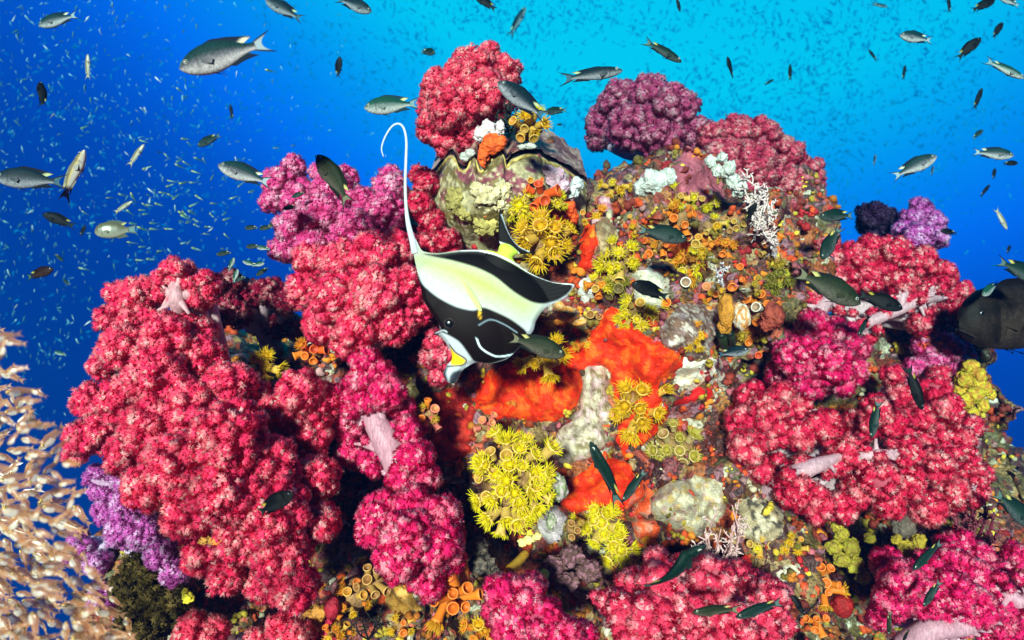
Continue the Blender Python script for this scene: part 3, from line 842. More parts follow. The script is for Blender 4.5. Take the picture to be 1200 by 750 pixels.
# ------------------------------------------------------------------ the big clam with the zigzag lip
MAT_SHELL = vcol_mat("crusted_shell", rough=0.6, spec=0.35, vary=0.5, vscale=110, bump=0.9, bscale=130)
MAT_BLACK = vcol_mat("black_mantle", rough=0.35, spec=0.4)
def clam():
    lip = [(505, 206), (512, 200), (519, 190), (527, 181), (533, 184), (538, 196), (547, 197), (555, 182), (563, 198), (575, 186), (588, 178), (593, 193), (600, 186), (617, 180), (630, 180), (640, 187), (652, 191), (664, 198), (676, 206), (688, 214)]
    n = 90
    L = spline(lip, n)
    u = np.linspace(-1, 1, n)
    dl = 1.045 + .13 * np.abs(u) ** 2.2
    root = P(600, 240, 1.15)
    t = empty("giant_clam", root)
    tag(t, "large crusted clam with a black zigzag gap between its shell halves", "clam")
    def sheet(rows, f, colf):
        V, C = [], []
        for v in np.linspace(0, 1, rows):
            for i in range(n):
                x, y, d = f(i, v)
                V.append(P(x, y, d)); C.append(v)
        V = np.array(V)
        F = [[r * n + i, r * n + i + 1, (r + 1) * n + i + 1, (r + 1) * n + i] for r in range(rows - 1) for i in range(n - 1)]
        return V, np.array(F), colf(V, np.array(C))
    ybot = 302
    def low(i, v):
        x, y = L[i]
        x = x + (600 - x) * .16 * v ** 2
        yy = y + (ybot - y) * v
        return x, yy, dl[i] - .045 * math.sin(math.pi * min(v * 1.15, 1)) + .05 * v * v + .05 * max(0, v - .75)
    def colf(V, v):
        a = np.clip(fnoise(V, 16, 3, 1) * 4 + .2, 0, 1)[:, None]
        b = np.clip(fnoise(V, 30, 3, 4) * 5 - .3, 0, 1)[:, None]
        e = np.clip(fnoise(V, 120, 2, 8) * 6 - 1.2, 0, 1)[:, None]
        C = np.array([.22, .16, .05]) * (1 - a) + np.array([.50, .42, .22]) * a
        C = C * (1 - b) + np.array([.30, .07, .10]) * b
        return (C * (1 - e) + np.array([.72, .62, .38]) * e) * .55
    V, F, C = sheet(46, low, colf)
    V[:, 1] += .007 * fnoise(V, 40, 3, 2) - .012 * np.abs(np.sin(np.tile(u, 46) * 9)) * 0
    obj("lower_shell", mesh_np("clam_lower_shell", V - root, F, C, MAT_SHELL), t)
    def upp(i, v):
        x, y = L[i]
        x = x + (600 - x) * .10 * v
        return x, y - 6 - 30 * v, dl[i] - .004 + .17 * v ** .9
    def colu(V, v):
        a = np.clip(fnoise(V, 24, 3, 11) * 5 + .1, 0, 1)[:, None]
        return np.array([.13, .035, .035]) * (1 - a) + np.array([.34, .20, .16]) * a
    V, F, C = sheet(14, upp, colu)
    V[:, 2] += .006 * fnoise(V, 45, 3, 7)
    obj("upper_shell", mesh_np("clam_upper_shell", V - root, F, C, MAT_SHELL), t)
    def man(i, v):
        x, y = L[i]
        return x, y + 3 - 10 * v, dl[i] + .006
    V, F, C = sheet(4, man, lambda V, v: np.tile([.004, .005, .008], (len(V), 1)))
    obj("mantle", mesh_np("clam_mantle", V - root, F, C, MAT_BLACK), t)
    # gold rim just under the gap
    pts = [P(L[i][0], L[i][1] + 3.5, dl[i] - .004) for i in range(n)]
    v, f = tube(pts, np.full(n, .0028), 6)
    obj("shell_rim", mesh_np("clam_rim", v - root, f, np.tile([.42, .30, .08], (len(v), 1)) * (1 + .5 * fnoise(v, 90, 2)[:, None]), MAT_SHELL), t)
    # let later things sit on the clam
    return V
clam()
def surf_patch(px, py, d):
    return P(px, py, d)

# ------------------------------------------------------------------ blobs: sponges, sea squirts
def blob(r, seed, sub=ICO3, amp=.28, sc=1.6):
    v, f = sub
    return v * (1 + amp * fnoise(v, sc, 3, seed) + amp * .30 * fnoise(v, sc * 5, 3, seed + 7))[:, None] * r, f

def lumps(name, label, cat, items, color, d=None, mat=None, part="lobe", amp=.28, dark=None, off=.3, sink=0.0, sc=1.6):
    """items: (px, py, rx px, rz px)"""
    mat = mat or MAT_CRUST
    loc, nor, ok = hit(items[0][0], items[0][1])
    root = P(items[0][0], items[0][1], d) if d else loc
    t = empty(name, root)
    tag(t, label, cat)
    for i, (px, py, rx, rz) in enumerate(items):
        l2, n2, ok = hit(px, py)
        c = P(px, py, d + rng.uniform(-.006, .006)) if d else (l2 if ok else P(px, py, root[1]))
        m = M(c[1])
        v, f = blob(1.0, rng.uniform(0, 90), ICO4, amp + .08, sc)
        c = c - np.array([0, 1, 0]) * rx * m * off
        C = np.array(color) * rng.uniform(.72, .95) * (1 + .25 * fnoise(v, 3, 3, i)[:, None])
        if dark is not None:
            k = np.clip(fnoise(v, 2.2, 3, i + 40) * 5, 0, 1)[:, None]
            C = C * (1 - k) + np.array(dark) * k
        o = obj(part, mesh_np(name, v * np.array([rx, (rx + rz) / 2 * .8, rz]) * m, f, np.clip(C, 0, .95), mat), t)
        o.location = Vector(c - root)
    return t

WH = (.50, .50, .46)
lumps("white_sponge", "white lumpy sponge on the dusky rock right of the clam", "sponge", [(765, 215, 14, 14), (752, 220, 9, 10), (780, 210, 11, 10), (772, 226, 9, 8), (784, 203, 6, 6)], WH, d=1.16, dark=(.5, .52, .5))
lumps("white_sponge", "tall white sponge string above the pale bushy hydroid", "sponge", [(832, 190, 6, 7), (846, 185, 6, 6), (853, 200, 9, 11), (858, 213, 8, 9), (866, 222, 9, 11), (840, 200, 6, 7)], WH, d=1.16, dark=(.5, .52, .5))
lumps("white_sponge", "chalk white sponge perched on the clam under the red coral", "sponge", [(572, 152, 9, 10), (580, 162, 8, 8), (563, 158, 8, 9), (586, 150, 6, 8), (570, 165, 8, 7)], (.72, .60, .62), d=1.075)
lumps("white_sponge", "small white sponge stuck in the clam's zigzag notch", "sponge", [(546, 184, 7, 5), (551, 180, 6, 5)], WH, d=1.045)
lumps("white_sponge", "flat white sponge on the clam's upper shell", "sponge", [(612, 173, 6, 3), (621, 172, 7, 3.5)], WH, d=1.05)
lumps("encrusting_sponge", "orange sponge wedge spilling over the clam's zigzag lip", "sponge", [(575, 170, 12, 11), (585, 168, 9, 8), (567, 181, 7, 11), (566, 190, 4, 6)], (.80, .12, .015), d=1.035, dark=(.62, .07, .01))
lumps("encrusting_sponge", "orange sponge on the clam's flank below the orange cups", "sponge", [(655, 252, 13, 13), (665, 245, 10, 10), (648, 262, 9, 9), (670, 256, 8, 7), (643, 250, 7, 7)], (.75, .10, .01), d=1.085, dark=(.55, .05, .01))
lumps("coralline_crust", "lilac coralline patch on the clam's shell", "coralline algae", [(650, 208, 12, 10), (658, 218, 10, 9), (642, 200, 7, 6), (652, 221, 7, 6)], (.52, .30, .40), d=1.055, dark=(.6, .42, .5))
lumps("coralline_crust", "bluish white crust edging the lilac patch on the clam", "coralline algae", [(670, 225, 9, 9), (676, 216, 7, 8), (664, 230, 6, 4)], (.55, .58, .58), d=1.075)
lumps("coralline_crust", "cream yellow crust in the middle of the clam's shell", "coralline algae", [(572, 230, 16, 14), (588, 225, 11, 12), (560, 222, 9, 8), (585, 240, 9, 8)], (.52, .42, .22), d=1.012, dark=(.60, .52, .34), amp=.4, sc=2.4, off=.0)
lumps("coralline_crust", "olive yellow crust low on the clam's shell", "coralline algae", [(535, 235, 12, 14), (545, 250, 9, 9), (570, 265, 14, 12)], (.42, .34, .10), d=1.035, amp=.4, sc=2.4, off=.0)
lumps("sea_squirt", "green grey sea squirt hugging the yellow sun coral cluster", "sea squirt", [(655, 572, 10, 14), (650, 560, 8, 8), (640, 590, 6, 14), (646, 612, 6, 10)], (.20, .24, .12), d=.93, dark=(.36, .30, .30))
lumps("yellow_sponge", "ragged lemon sponge scrap under the yellow sun corals", "sponge", [(620, 632, 7, 5), (612, 635, 5, 5), (630, 628, 5, 4)], (.75, .68, .22), d=.93)
lumps("yellow_sponge", "knobbly olive yellow sponge in the dark hollow", "sponge", [(975, 640, 10, 8), (985, 625, 8, 8), (995, 640, 10, 11), (1000, 660, 10, 10), (985, 655, 9, 8), (1010, 675, 8, 8), (980, 615, 7, 7), (1018, 630, 7, 6)], (.34, .28, .02), d=1.04, dark=(.22, .14, .02))
lumps("yellow_sponge", "mustard sponge lump beneath the round brown coral", "sponge", [(1060, 640, 9, 8), (1075, 635, 8, 9), (1068, 648, 8, 7), (1050, 632, 6, 6)], (.36, .25, .02), d=1.04)
lumps("yellow_sponge", "mustard and orange lumpy sponge on the reef edge under the grouper", "sponge",
      [(1135, 430, 9, 9), (1145, 440, 8, 9), (1128, 445, 9, 10), (1152, 455, 8, 8), (1140, 462, 10, 10), (1128, 470, 9, 10), (1150, 475, 7, 8), (1135, 485, 9, 9), (1126, 497, 8, 9), (1143, 450, 8, 8), (1160, 462, 5, 6), (1122, 458, 8, 8)],
      (.48, .36, .02), d=1.22, dark=(.40, .16, .02))
lumps("red_sea_squirt", "round dark red sea squirt in the shaded hollow", "sea squirt", [(985, 708, 13, 13)], (.30, .01, .008), d=1.0, amp=.05)
lumps("red_sea_squirt", "small scarlet sea squirt beside the pink feathery hydroid", "sea squirt", [(873, 660, 6, 9)], (.55, .01, .012), d=.98, amp=.15)
lumps("orange_sponge", "orange fuzzy sponge ball between hydroid and olive sponge", "sponge", [(906, 662, 10, 10), (900, 656, 6, 6)], (.62, .12, .015), d=1.0)
lumps("brown_coral", "round grey brown coral knob under the wide red coral", "coral", [(1056, 616, 13, 13)], (.12, .09, .07), d=1.05, amp=.12)
lumps("red_sea_squirt", "dark crimson sea squirt in orange growth under the big pink coral", "sea squirt", [(390, 712, 9, 13)], (.34, .012, .03), d=.86, amp=.1)
lumps("orange_sponge", "amber sponge fan below the big pink coral", "sponge", [(365, 725, 12, 10), (375, 715, 9, 9), (358, 735, 8, 8), (372, 735, 10, 7)], (.48, .20, .03), d=.87, dark=(.35, .15, .03))
lumps("yellow_sponge", "bright yellow sponge dab beside the small violet coral head", "sponge", [(222, 700, 7, 6), (218, 694, 4, 5)], (.72, .62, .04), d=.86)
lumps("orange_sponge", "golden orange sponge cushion in the fold of the big pink coral", "sponge", [(262, 632, 13, 7), (240, 632, 7, 5), (276, 626, 8, 6)], (.60, .30, .06), d=.81)
lumps("brown_coral", "smooth amber slab standing beside the orange lined shell", "sponge", [(850, 365, 9, 20), (848, 382, 8, 10)], (.50, .20, .02), d=1.04, amp=.1)
lumps("shell", "cracked pale cockle shell lined with orange", "shell", [(868, 372, 10, 15), (865, 362, 6, 7)], (.74, .62, .50), d=1.06, dark=(.55, .22, .05), amp=.12)
lumps("maroon_sponge", "maroon red lump under the orange cup beside the crimson coral", "sponge", [(905, 370, 12, 14), (898, 380, 8, 8)], (.30, .05, .03), d=1.09)
lumps("yellow_sponge", "orange and cream snail shell tip poking past the anal fin", "shell", [(665, 368, 13, 9), (678, 376, 9, 6), (655, 360, 7, 7)], (.72, .46, .22), d=.99, dark=(.8, .3, .03), amp=.12)
lumps("brown_coral", "dark bearded lump under the zoanthids", "coral", [(650, 660, 14, 10), (670, 650, 12, 12), (690, 668, 14, 12), (665, 680, 14, 10)], (.10, .045, .04), d=.96, dark=(.22, .09, .12), amp=.35, sc=2.6)
lumps("brown_coral", "black brown rock knob beside the green tube", "coral", [(565, 660, 15, 11), (580, 675, 12, 10), (560, 640, 12, 10)], (.05, .04, .035), d=.95, dark=(.12, .09, .07), amp=.35, sc=2.6)

# ------------------------------------------------------------------ cup corals (zoanthid-like tubes with tentacles)
def lathe(prof, sides=11):
    V, F = [], []
    for (r, z) in prof:
        for j in range(sides):
            a = 2 * math.pi * j / sides
            V.append((r * math.cos(a), r * math.sin(a), z))
    for i in range(len(prof) - 1):
        for j in range(sides):
            k = (j + 1) % sides
            F.append((i * sides + j, i * sides + k, (i + 1) * sides + k, (i + 1) * sides + j))
    return np.array(V), np.array(F)
CUPPROF = [(.50, -.6), (.55, 0), (.58, .45), (.72, .85), (.80, 1.02), (.74, 1.10), (.60, 1.02), (.42, .82), (.2, .66), (.02, .62)]
def cup_mesh(colr, inner):
    V, F = lathe(CUPPROF)
    C = np.tile(np.array(colr, float), (len(V), 1))
    C *= .82
    C[11 * 6:] = np.array(inner) * .8
    C[11 * 4:11 * 6] = np.clip(np.array(colr) + .02, 0, .95)
    C[:11 * 2] = np.array(colr) * .7
    V = V * (1 + .05 * fnoise(V, 2.0, 2)[:, None])
    return mesh_np("cup", V, F, C, MAT_CUP)
def tent_mesh(c0, c1, n=30, length=1.0, seed=0):
    r = np.random.default_rng(seed)
    s = Soup()
    for i in range(n):
        a = 2.399 * i
        e = r.uniform(.15, 1.15)          # how far it leans outward
        base = np.array([math.cos(a), math.sin(a), 0]) * .62 * (.4 + .6 * e) + np.array([0, 0, .95])
        d = np.array([math.cos(a) * math.sin(e), math.sin(a) * math.sin(e), math.cos(e)])
        l = length * r.uniform(.7, 1.15)
        p1 = base + d * l * .55
        d2 = d + r.normal(0, .22, 3)
        p2 = p1 + d2 * l * .5
        v, f = tube([base, p1, p2], [.075, .055, .015], 4, False)
        C = np.repeat([np.array(c0), np.array(c0) * .5 + np.array(c1) * .5, np.array(c1)], 4, axis=0) * .86
        s.add(v, f, C)
    v, f = ICO1
    s.add(v * np.array([.55, .55, .25]) + np.array([0, 0, .9]), f, np.array(c0) * .8)
    return s.mesh("tentacles", MAT_TENT, True)
CUPS, TENTS = {}, {}
PALC = {  # cup, inner, tentacle base, tentacle tip
    "yellow": ((.66, .42, .10), (.42, .22, .03), (.88, .66, .005), (.95, .86, .02)),
    "gold": ((.70, .40, .06), (.50, .20, .02), (.85, .46, .005), (.94, .68, .015)),
    "dull": ((.55, .38, .16), (.34, .18, .06), (.52, .40, .04), (.66, .58, .08)),
    "orange": ((.78, .20, .015), (.62, .13, .01), (.80, .32, .01), (.88, .50, .02)),
    "red": ((.78, .10, .012), (.50, .05, .01), (.80, .25, .01), (.85, .4, .02)),
    "pink": ((.70, .17, .13), (.60, .22, .08), (.75, .45, .02), (.85, .6, .04)),
    "ochre": ((.50, .28, .07), (.28, .12, .03), (.55, .35, .02), (.7, .5, .04)),
    "olive": ((.20, .15, .02), (.12, .08, .02), (.26, .22, .02), (.38, .34, .03)),
    "white": ((.78, .72, .64), (.35, .22, .15), (.7, .6, .4), (.8, .7, .5)),
}
for k, (a, b, c, d) in PALC.items():
    CUPS[k] = cup_mesh(a, b)
    TENTS[k] = [tent_mesh(c, d, 50, .85, 3), tent_mesh(c, d, 56, 1.0, 8), tent_mesh(c, d, 46, .7, 5)]

def orient(z, roll=0.0):
    z = Vector(z).normalized()
    return z.to_track_quat("Z", "Y").to_matrix() @ Matrix.Rotation(roll, 3, "Z")

def cup_cluster(label, px, py, sx, sy, n, rp, pal, openf=.7, d=None, base=None, long=1.0, pal2=None, name="sun_coral", cat="sun coral", group="sun corals and cup corals on the reef"):
    loc, nor, ok = hit(px, py)
    if d:
        loc = P(px, py, d); nor = np.array([0, -1, .15])
    m = M(loc[1])
    t = empty(name, loc)
    tag(t, label, cat, group)
    tocam = CAM - loc; tocam /= np.linalg.norm(tocam)
    ax = nor * .35 + tocam * .65; ax /= np.linalg.norm(ax)
    if n > 1:
        v, f = blob(1.0, px * .1, ICO2, .2)
        bc = np.array(base or (.25, .13, .05))
        o = obj("base", mesh_np("sun_coral_base", v * np.array([sx * m * .9, (sx + sy) * .42 * m, sy * m * .9]), f, np.tile(bc, (len(v), 1)), MAT_CRUST), t)
        o.location = Vector(-ax * .1 * sx * m + np.array([0, .45 * sx * m, 0]))
    dirs = []
    golden = 2.399963
    for i in range(n):
        rr = math.sqrt((i + .35) / n) * (1.0 if n > 1 else 0)
        a = i * golden + px
        dirs.append((rr * math.cos(a) + rng.normal(0, .07), rr * math.sin(a) + rng.normal(0, .07)))
    for (ux, uz) in dirs:
        q = math.sqrt(max(.05, 1 - min(ux * ux + uz * uz, .95)))
        pos = np.array([ux * sx * m, 0, uz * sy * m]) + (ax - np.array([0, 0, 0])) * q * (sx + sy) * .30 * m
        dr = np.array([ux * 1.1, 0, uz * 1.1]) + tocam * (q * .9 + .25) + rng.normal(0, .18, 3)
        k = pal if (pal2 is None or rng.uniform() < .6) else pal2
        r = rp * m * rng.uniform(.8, 1.15)
        mt = orient(dr, rng.uniform(0, 6.28))
        S = Matrix.Diagonal(Vector((r, r, r * long * rng.uniform(.7, 1.25))))
        o = obj("polyp", CUPS[k], t)
        o.matrix_local = Matrix.Translation(Vector(pos)) @ (mt @ S).to_4x4()
        if rng.uniform() < (openf ** .6 if openf > .3 else openf):
            tt = obj("tentacles", TENTS[k][int(rng.integers(0, 3))], o)
            tt.scale = (1, 1, rng.uniform(.8, 1.05))
    return t

cup_cluster("large bright yellow sun coral cluster with fringed tentacles between orange sponges", 600, 565, 42, 50, 34, 10.5, "yellow", .72, d=.91)
cup_cluster("golden yellow sun coral tuft sitting on the orange sponge", 748, 477, 26, 24, 9, 11, "gold", .9, long=1.4)
cup_cluster("dull yellow sun coral with pinkish open tubes beside the crimson coral", 792, 532, 27, 30, 13, 8, "dull", .6)
cup_cluster("yellow sun coral clump above the white tipped rock", 704, 614, 18, 20, 10, 9, "yellow", .75)
cup_cluster("bright yellow sun coral pair of heads below the orange flap", 723, 645, 15, 16, 7, 9, "yellow", .9)
cup_cluster("golden sun coral fan behind the black tail", 641, 281, 27, 24, 10, 11, "gold", .95, d=1.02)
cup_cluster("fuzzy yellow sun coral ball on the clam's cream crust", 612, 244, 9, 12, 4, 9, "yellow", 1, d=1.03)
cup_cluster("yellow sun coral row above the small black damselfish", 728, 308, 22, 20, 11, 7.5, "yellow", .75)
cup_cluster("olive brown closed sun coral beside the small black damselfish", 727, 335, 13, 14, 6, 7, "olive", .6)
cup_cluster("yellow sun coral string below the small black damselfish", 752, 370, 24, 20, 12, 7, "yellow", .8)
cup_cluster("yellow sun coral pair above the white ringed tube", 808, 311, 20, 15, 7, 8.5, "yellow", .7, pal2="orange")
cup_cluster("yellow tube coral bunch on top of the reef beside the dark feather star", 619, 150, 18, 14, 8, 8, "yellow", .5, d=1.06, pal2="gold")
cup_cluster("little yellow cup corals in a row right of the clam", 722, 222, 14, 10, 5, 5.5, "yellow", .7, pal2="gold")
cup_cluster("lime yellow cup coral clump below the dusty pink crust", 822, 242, 20, 14, 8, 5.5, "yellow", .6)
cup_cluster("orange red cup coral stack on the clam's flank", 634, 230, 13, 14, 5, 9, "red", 0, d=1.02)
cup_cluster("yellow and pink cup pair under the lilac patch", 652, 235, 9, 8, 4, 5.5, "yellow", .5, d=1.03, pal2="pink")
cup_cluster("chain of orange cup corals above the teal damselfish", 795, 256, 16, 18, 7, 7, "orange", .1)
cup_cluster("orange sun coral with closed heads in the dark hollow", 962, 683, 17, 22, 11, 6.5, "orange", .4, d=.98)
cup_cluster("golden orange sun coral peeking under the olive damselfish", 640, 418, 22, 18, 8, 9, "gold", .9, d=.96)
cup_cluster("salmon pink cup corals at the edge of the orange sponge", 572, 497, 13, 12, 5, 6, "pink", 0, d=.97)
cup_cluster("pink and orange cup corals below the snout", 500, 488, 15, 15, 8, 6.5, "pink", .1, d=.98, pal2="orange")
cup_cluster("amber cup coral crown under the magenta hanging coral", 436, 682, 15, 14, 6, 7, "ochre", 0, d=.86, long=1.4)
cup_cluster("orange tube corals leaning beside the green tube", 530, 700, 19, 17, 8, 8.5, "orange", .15, d=.86, long=1.6)
cup_cluster("orange and yellow cup coral scatter beneath the big pink coral", 410, 700, 24, 22, 11, 6, "orange", .5, d=.88, pal2="gold")
cup_cluster("fringed orange sun coral at the reef foot by the rounded pink coral", 565, 738, 18, 12, 6, 8, "orange", 1, d=.86, pal2="gold")
cup_cluster("orange fringed sun coral behind the rounded pink coral", 638, 706, 8, 12, 5, 7, "gold", 1, d=.86)
cup_cluster("orange yellow sun coral in the gap beside the wine red coral", 308, 428, 13, 15, 6, 8, "gold", .9, d=1.02)
cup_cluster("red orange cup corals beside the shadowed gap", 366, 412, 14, 12, 7, 7, "red", .3, d=1.0, pal2="orange")
cup_cluster("olive green sun coral near the crimson coral's edge", 912, 322, 14, 13, 6, 8, "olive", .9)
cup_cluster("orange and cream cup corals beside the cockle shell", 893, 362, 16, 22, 7, 7, "orange", 0, pal2="white")
cup_cluster("orange cup corals between hydroid and maroon coral", 905, 292, 12, 16, 5, 6, "orange", .2, pal2="ochre")
cup_cluster("yellow cup coral beads beside the small fish pair at bottom", 908, 695, 11, 8, 5, 5.5, "yellow", .7, d=.90)
cup_cluster("orange cup corals low in the dark hollow", 957, 728, 11, 10, 5, 6, "orange", .2, d=.92)
cup_cluster("orange cups glowing in the shade of the white trunk", 1090, 400, 12, 7, 5, 5.5, "red", .1, d=1.24, pal2="orange")
cup_cluster("orange cup beads along the lower sponge edge", 395, 742, 18, 9, 7, 5.5, "orange", .4, d=.85, pal2="gold")
cup_cluster("olive brown cup corals under the grey slab", 672, 620, 10, 10, 4, 5.5, "ochre", .1, d=.95)
for (x, y, k, k2) in [(705, 335, "orange", "yellow"), (775, 300, "gold", "orange"), (835, 265, "yellow", "gold"), (850, 290, "orange", "red"), (770, 285, "orange", "gold"), (840, 345, "gold", "orange"),
                       (880, 335, "ochre", "orange"), (745, 265, "gold", "ochre"), (860, 265, "ochre", "yellow"), (815, 395, "gold", "orange"), (870, 395, "orange", "ochre"), (760, 640, "orange", "red"),
                       (890, 640, "yellow", "gold"), (930, 640, "gold", "olive"), (745, 668, "gold", "ochre"), (540, 545, "red", "orange"), (560, 620, "orange", "gold"), (470, 735, "gold", "orange"), (690, 400, "gold", "orange"),
                       (700, 255, "gold", "orange"), (790, 235, "gold", "yellow"), (820, 285, "yellow", "gold")]:
    cup_cluster("small clump of mixed orange and yellow cup corals crowded on bare rock", x, y, rng.uniform(9, 15), rng.uniform(8, 13), int(rng.integers(4, 8)), rng.uniform(4.2, 6.2), k, .45, pal2=k2, group="small mixed cup coral clumps")
for i, (x, y, r, k, lab) in enumerate([(858, 333, 7.5, "orange", "flat orange cup coral beside the bent white sprig"), (868, 313, 5.5, "orange", "small round orange cup coral above the larger cup"),
        (803, 331, 7, "white", "white ringed tube with a dark throat"), (828, 337, 7, "pink", "pale pink tube with a folded mouth"), (763, 298, 6, "orange", "orange cup coral beside the yellow row"),
        (712, 305 + 60, 5, "ochre", "brown cup by the orange sponge top"), (692, 370, 6.5, "ochre", "brown ringed tube above the orange sponge"), (703, 373, 5, "ochre", "small brown ringed tube above the orange sponge"),
        (781, 356, 7.5, "orange", "orange cup coral on the grey slab's corner"), (888, 415, 5, "red", "dim orange cup at the dark hollow's rim"), (605, 662, 6.5, "gold", "yellow tube pointing down by the dark knob"),
        (592, 642, 6, "red", "orange tube ring under the big yellow cluster"), (620, 512, 6.5, "pink", "dusty pink tube above the big yellow cluster"), (892, 254, 5, "gold", "golden polyp at the hydroid's foot"),
        (505, 302 - 26, 5.5, "red", "red polyp knot at the clam's foot"), (569, 252, 3, "orange", "tiny orange polyp on the clam"), (621, 212, 4.5, "gold", "small amber polyp on the clam"), (635, 210, 3.5, "orange", "tiny amber polyp beside another on the clam"),
        (682, 249, 4, "gold", "amber polyp at the clam's far flank"), (640, 690, 5, "red", "red ring tube beside the rounded pink coral"), (1085, 385, 6, "red", "orange knob under the white trunk")]):
    cup_cluster(lab, x, y, 1, 1, 1, r, k, 0, d=(1.02 if 195 < y < 260 and x < 690 else None), name="cup_coral", cat="cup coral")

# ------------------------------------------------------------------ feathery hydroids and other branching things
MAT_TWIG = vcol_mat("hydroid_twigs", rough=0.5, spec=0.3, transl=0.25)
def bush(name, label, cat, root, tips, color, r0=1.6, twigs=9, tl=9, tipc=None, seed=1):
    """root (px,py,d); tips: ends of the main stems (px,py,d)"""
    r = np.random.default_rng(seed)
    rp = P(*root)
    t = empty(name, rp)
    tag(t, label, cat)
    c = np.array(color); tc = np.array(tipc if tipc is not None else color)
    for (x, y, d) in tips:
        s = Soup()
        e = P(x, y, d)
        m = M(d)
        mid = (rp + e) / 2 + r.normal(0, 6 * m, 3)
        path = spline([rp, mid, e], 9)
        v, f = tube(path, np.linspace(r0 * m, r0 * m * .4, 9), 5)
        s.add(v, f, c)
        for i in range(twigs):
            k = r.uniform(.25, 1.0)
            b = path[int(k * 8)]
            ax = (e - rp) / np.linalg.norm(e - rp)
            dr = ax * r.uniform(.2, .9) + r.normal(0, .75, 3) * np.array([1, .6, 1])
            dr /= np.linalg.norm(dr)
            l = tl * m * r.uniform(.6, 1.3)
            p2 = b + dr * l
            v, f = tube(spline([b, (b + p2) / 2 + r.normal(0, l * .12, 3), p2], 4), [r0 * m * .6, r0 * m * .5, r0 * m * .45, r0 * m * .25], 4)
            s.add(v, f, c * .5 + tc * .5)
            for q in range(3):
                bb = b + (p2 - b) * r.uniform(.4, 1)
                d3 = dr * .6 + r.normal(0, .7, 3)
                d3 /= np.linalg.norm(d3)
                v, f = tube([bb, bb + d3 * l * r.uniform(.25, .5)], [r0 * m * .4, r0 * m * .25], 4)
                s.add(v, f, tc)
        obj("frond", s.mesh("frond", MAT_TWIG, True, rp), t)
    return t
bush("hydroid", "pale pink feathery hydroid bush beside the cream coralline patch", "hydroid", (838, 670, .96),
     [(858, 592, .90), (866, 585, .91), (840, 600, .91), (826, 625, .89), (812, 640, .90), (856, 625, .88), (864, 640, .90), (830, 650, .88), (850, 655, .88), (868, 612, .92), (845, 620, .88)], (.55, .32, .32), 1.7, 10, 11, (.80, .58, .56), 3)
bush("hydroid", "bushy white hydroid along the edge of the maroon coral", "hydroid", (893, 265, 1.16),
     [(870, 215, 1.14), (885, 215, 1.13), (895, 222, 1.13), (905, 235, 1.14), (880, 235, 1.11), (900, 250, 1.11), (908, 262, 1.13), (888, 250, 1.10), (903, 285, 1.12), (898, 275, 1.11), (892, 230, 1.11), (868, 205, 1.15)], (.66, .50, .50), 1.7, 14, 10, (.84, .70, .68), 5)
bush("hydroid", "little bent white hydroid sprig above the flat orange cup", "hydroid", (846, 325, 1.08), [(838, 311, 1.05), (846, 308, 1.05), (853, 312, 1.05), (842, 318, 1.04)], (.62, .55, .60), 1.2, 7, 6, (.8, .75, .8), 6)
bush("hydroid", "grey feathery hydroid sprig under the white bushy one", "hydroid", (905, 300, 1.16), [(900, 282, 1.14), (908, 280, 1.14), (914, 288, 1.14), (912, 298, 1.14)], (.34, .27, .32), 1.3, 9, 7, (.55, .48, .52), 7)
bush("feather_star", "black green feather star on top of the reef beside the yellow tubes", "feather star", (597, 155, 1.12), [(585, 130, 1.08), (592, 124, 1.08), (600, 122, 1.09), (606, 130, 1.09), (590, 140, 1.07), (608, 140, 1.09), (598, 135, 1.07), (583, 145, 1.08)], (.008, .012, .010), 1.6, 16, 6, (.02, .03, .02), 8)
bush("feather_star", "maroon feather star with pale lined arms under the wide red coral", "feather star", (1140, 640, 1.14),
     [(1120, 592, 1.08), (1132, 582, 1.08), (1145, 578, 1.09), (1155, 590, 1.09), (1165, 600, 1.1), (1118, 612, 1.07), (1170, 625, 1.1), (1128, 620, 1.06), (1150, 610, 1.06), (1160, 640, 1.08), (1112, 625, 1.08), (1140, 600, 1.06), (1172, 650, 1.09)], (.14, .012, .03), 2.4, 22, 7, (.24, .05, .07), 9)
bush("black_coral_sprig", "thin black branching twig in front of ochre crust", "coral", (432, 750, .84), [(420, 715, .83), (445, 712, .83), (410, 735, .83), (455, 728, .83), (432, 722, .83)], (.01, .01, .01), 1.2, 6, 9, None, 10)
def tube_sponge(label, path, radii, color, inner):
    pp = [P(*p) for p in path]
    n = 12
    sp = spline(pp, n)
    m = M(path[0][2])
    rr = np.interp(np.linspace(0, 1, n), np.linspace(0, 1, len(radii)), radii) * m
    v, f = tube(sp, rr, 12, False)
    ri = rr[-1]
    v2, f2 = tube([sp[-1], sp[-1] - (sp[-1] - sp[-2]) * 1.5], [ri * .98, ri * .5], 12, True)
    c = sp[0]
    t = empty("tube_sponge", c)
    tag(t, label, "tube sponge")
    C = np.tile(np.array(color), (len(v), 1)) * (1 + .3 * fnoise(v, 90, 2)[:, None])
    obj("tube", mesh_np("tube_sponge", v - c, f, C, MAT_CUP), t)
    obj("throat", mesh_np("tube_sponge_throat", v2 - c, f2, np.tile(np.array(inner), (len(v2), 1)), MAT_CUP), t)
tube_sponge("green tube sponge with a dark mouth between orange tubes and pink coral", [(638, 672, .92), (634, 685, .89), (628, 702, .86)], [6, 5.5, 6, 7.5], (.10, .30, .05), (.01, .02, .01))
tube_sponge("upright orange vase sponge leaning beside the green tube", [(538, 705, .90), (534, 690, .87), (527, 676, .85)], [6, 7, 8], (.78, .22, .02), (.35, .06, .01))
tube_sponge("short orange chimney sponge over the dark knob", [(545, 680, .92), (543, 665, .90), (541, 655, .89)], [7, 6, 5], (.65, .16, .03), (.3, .05, .01))
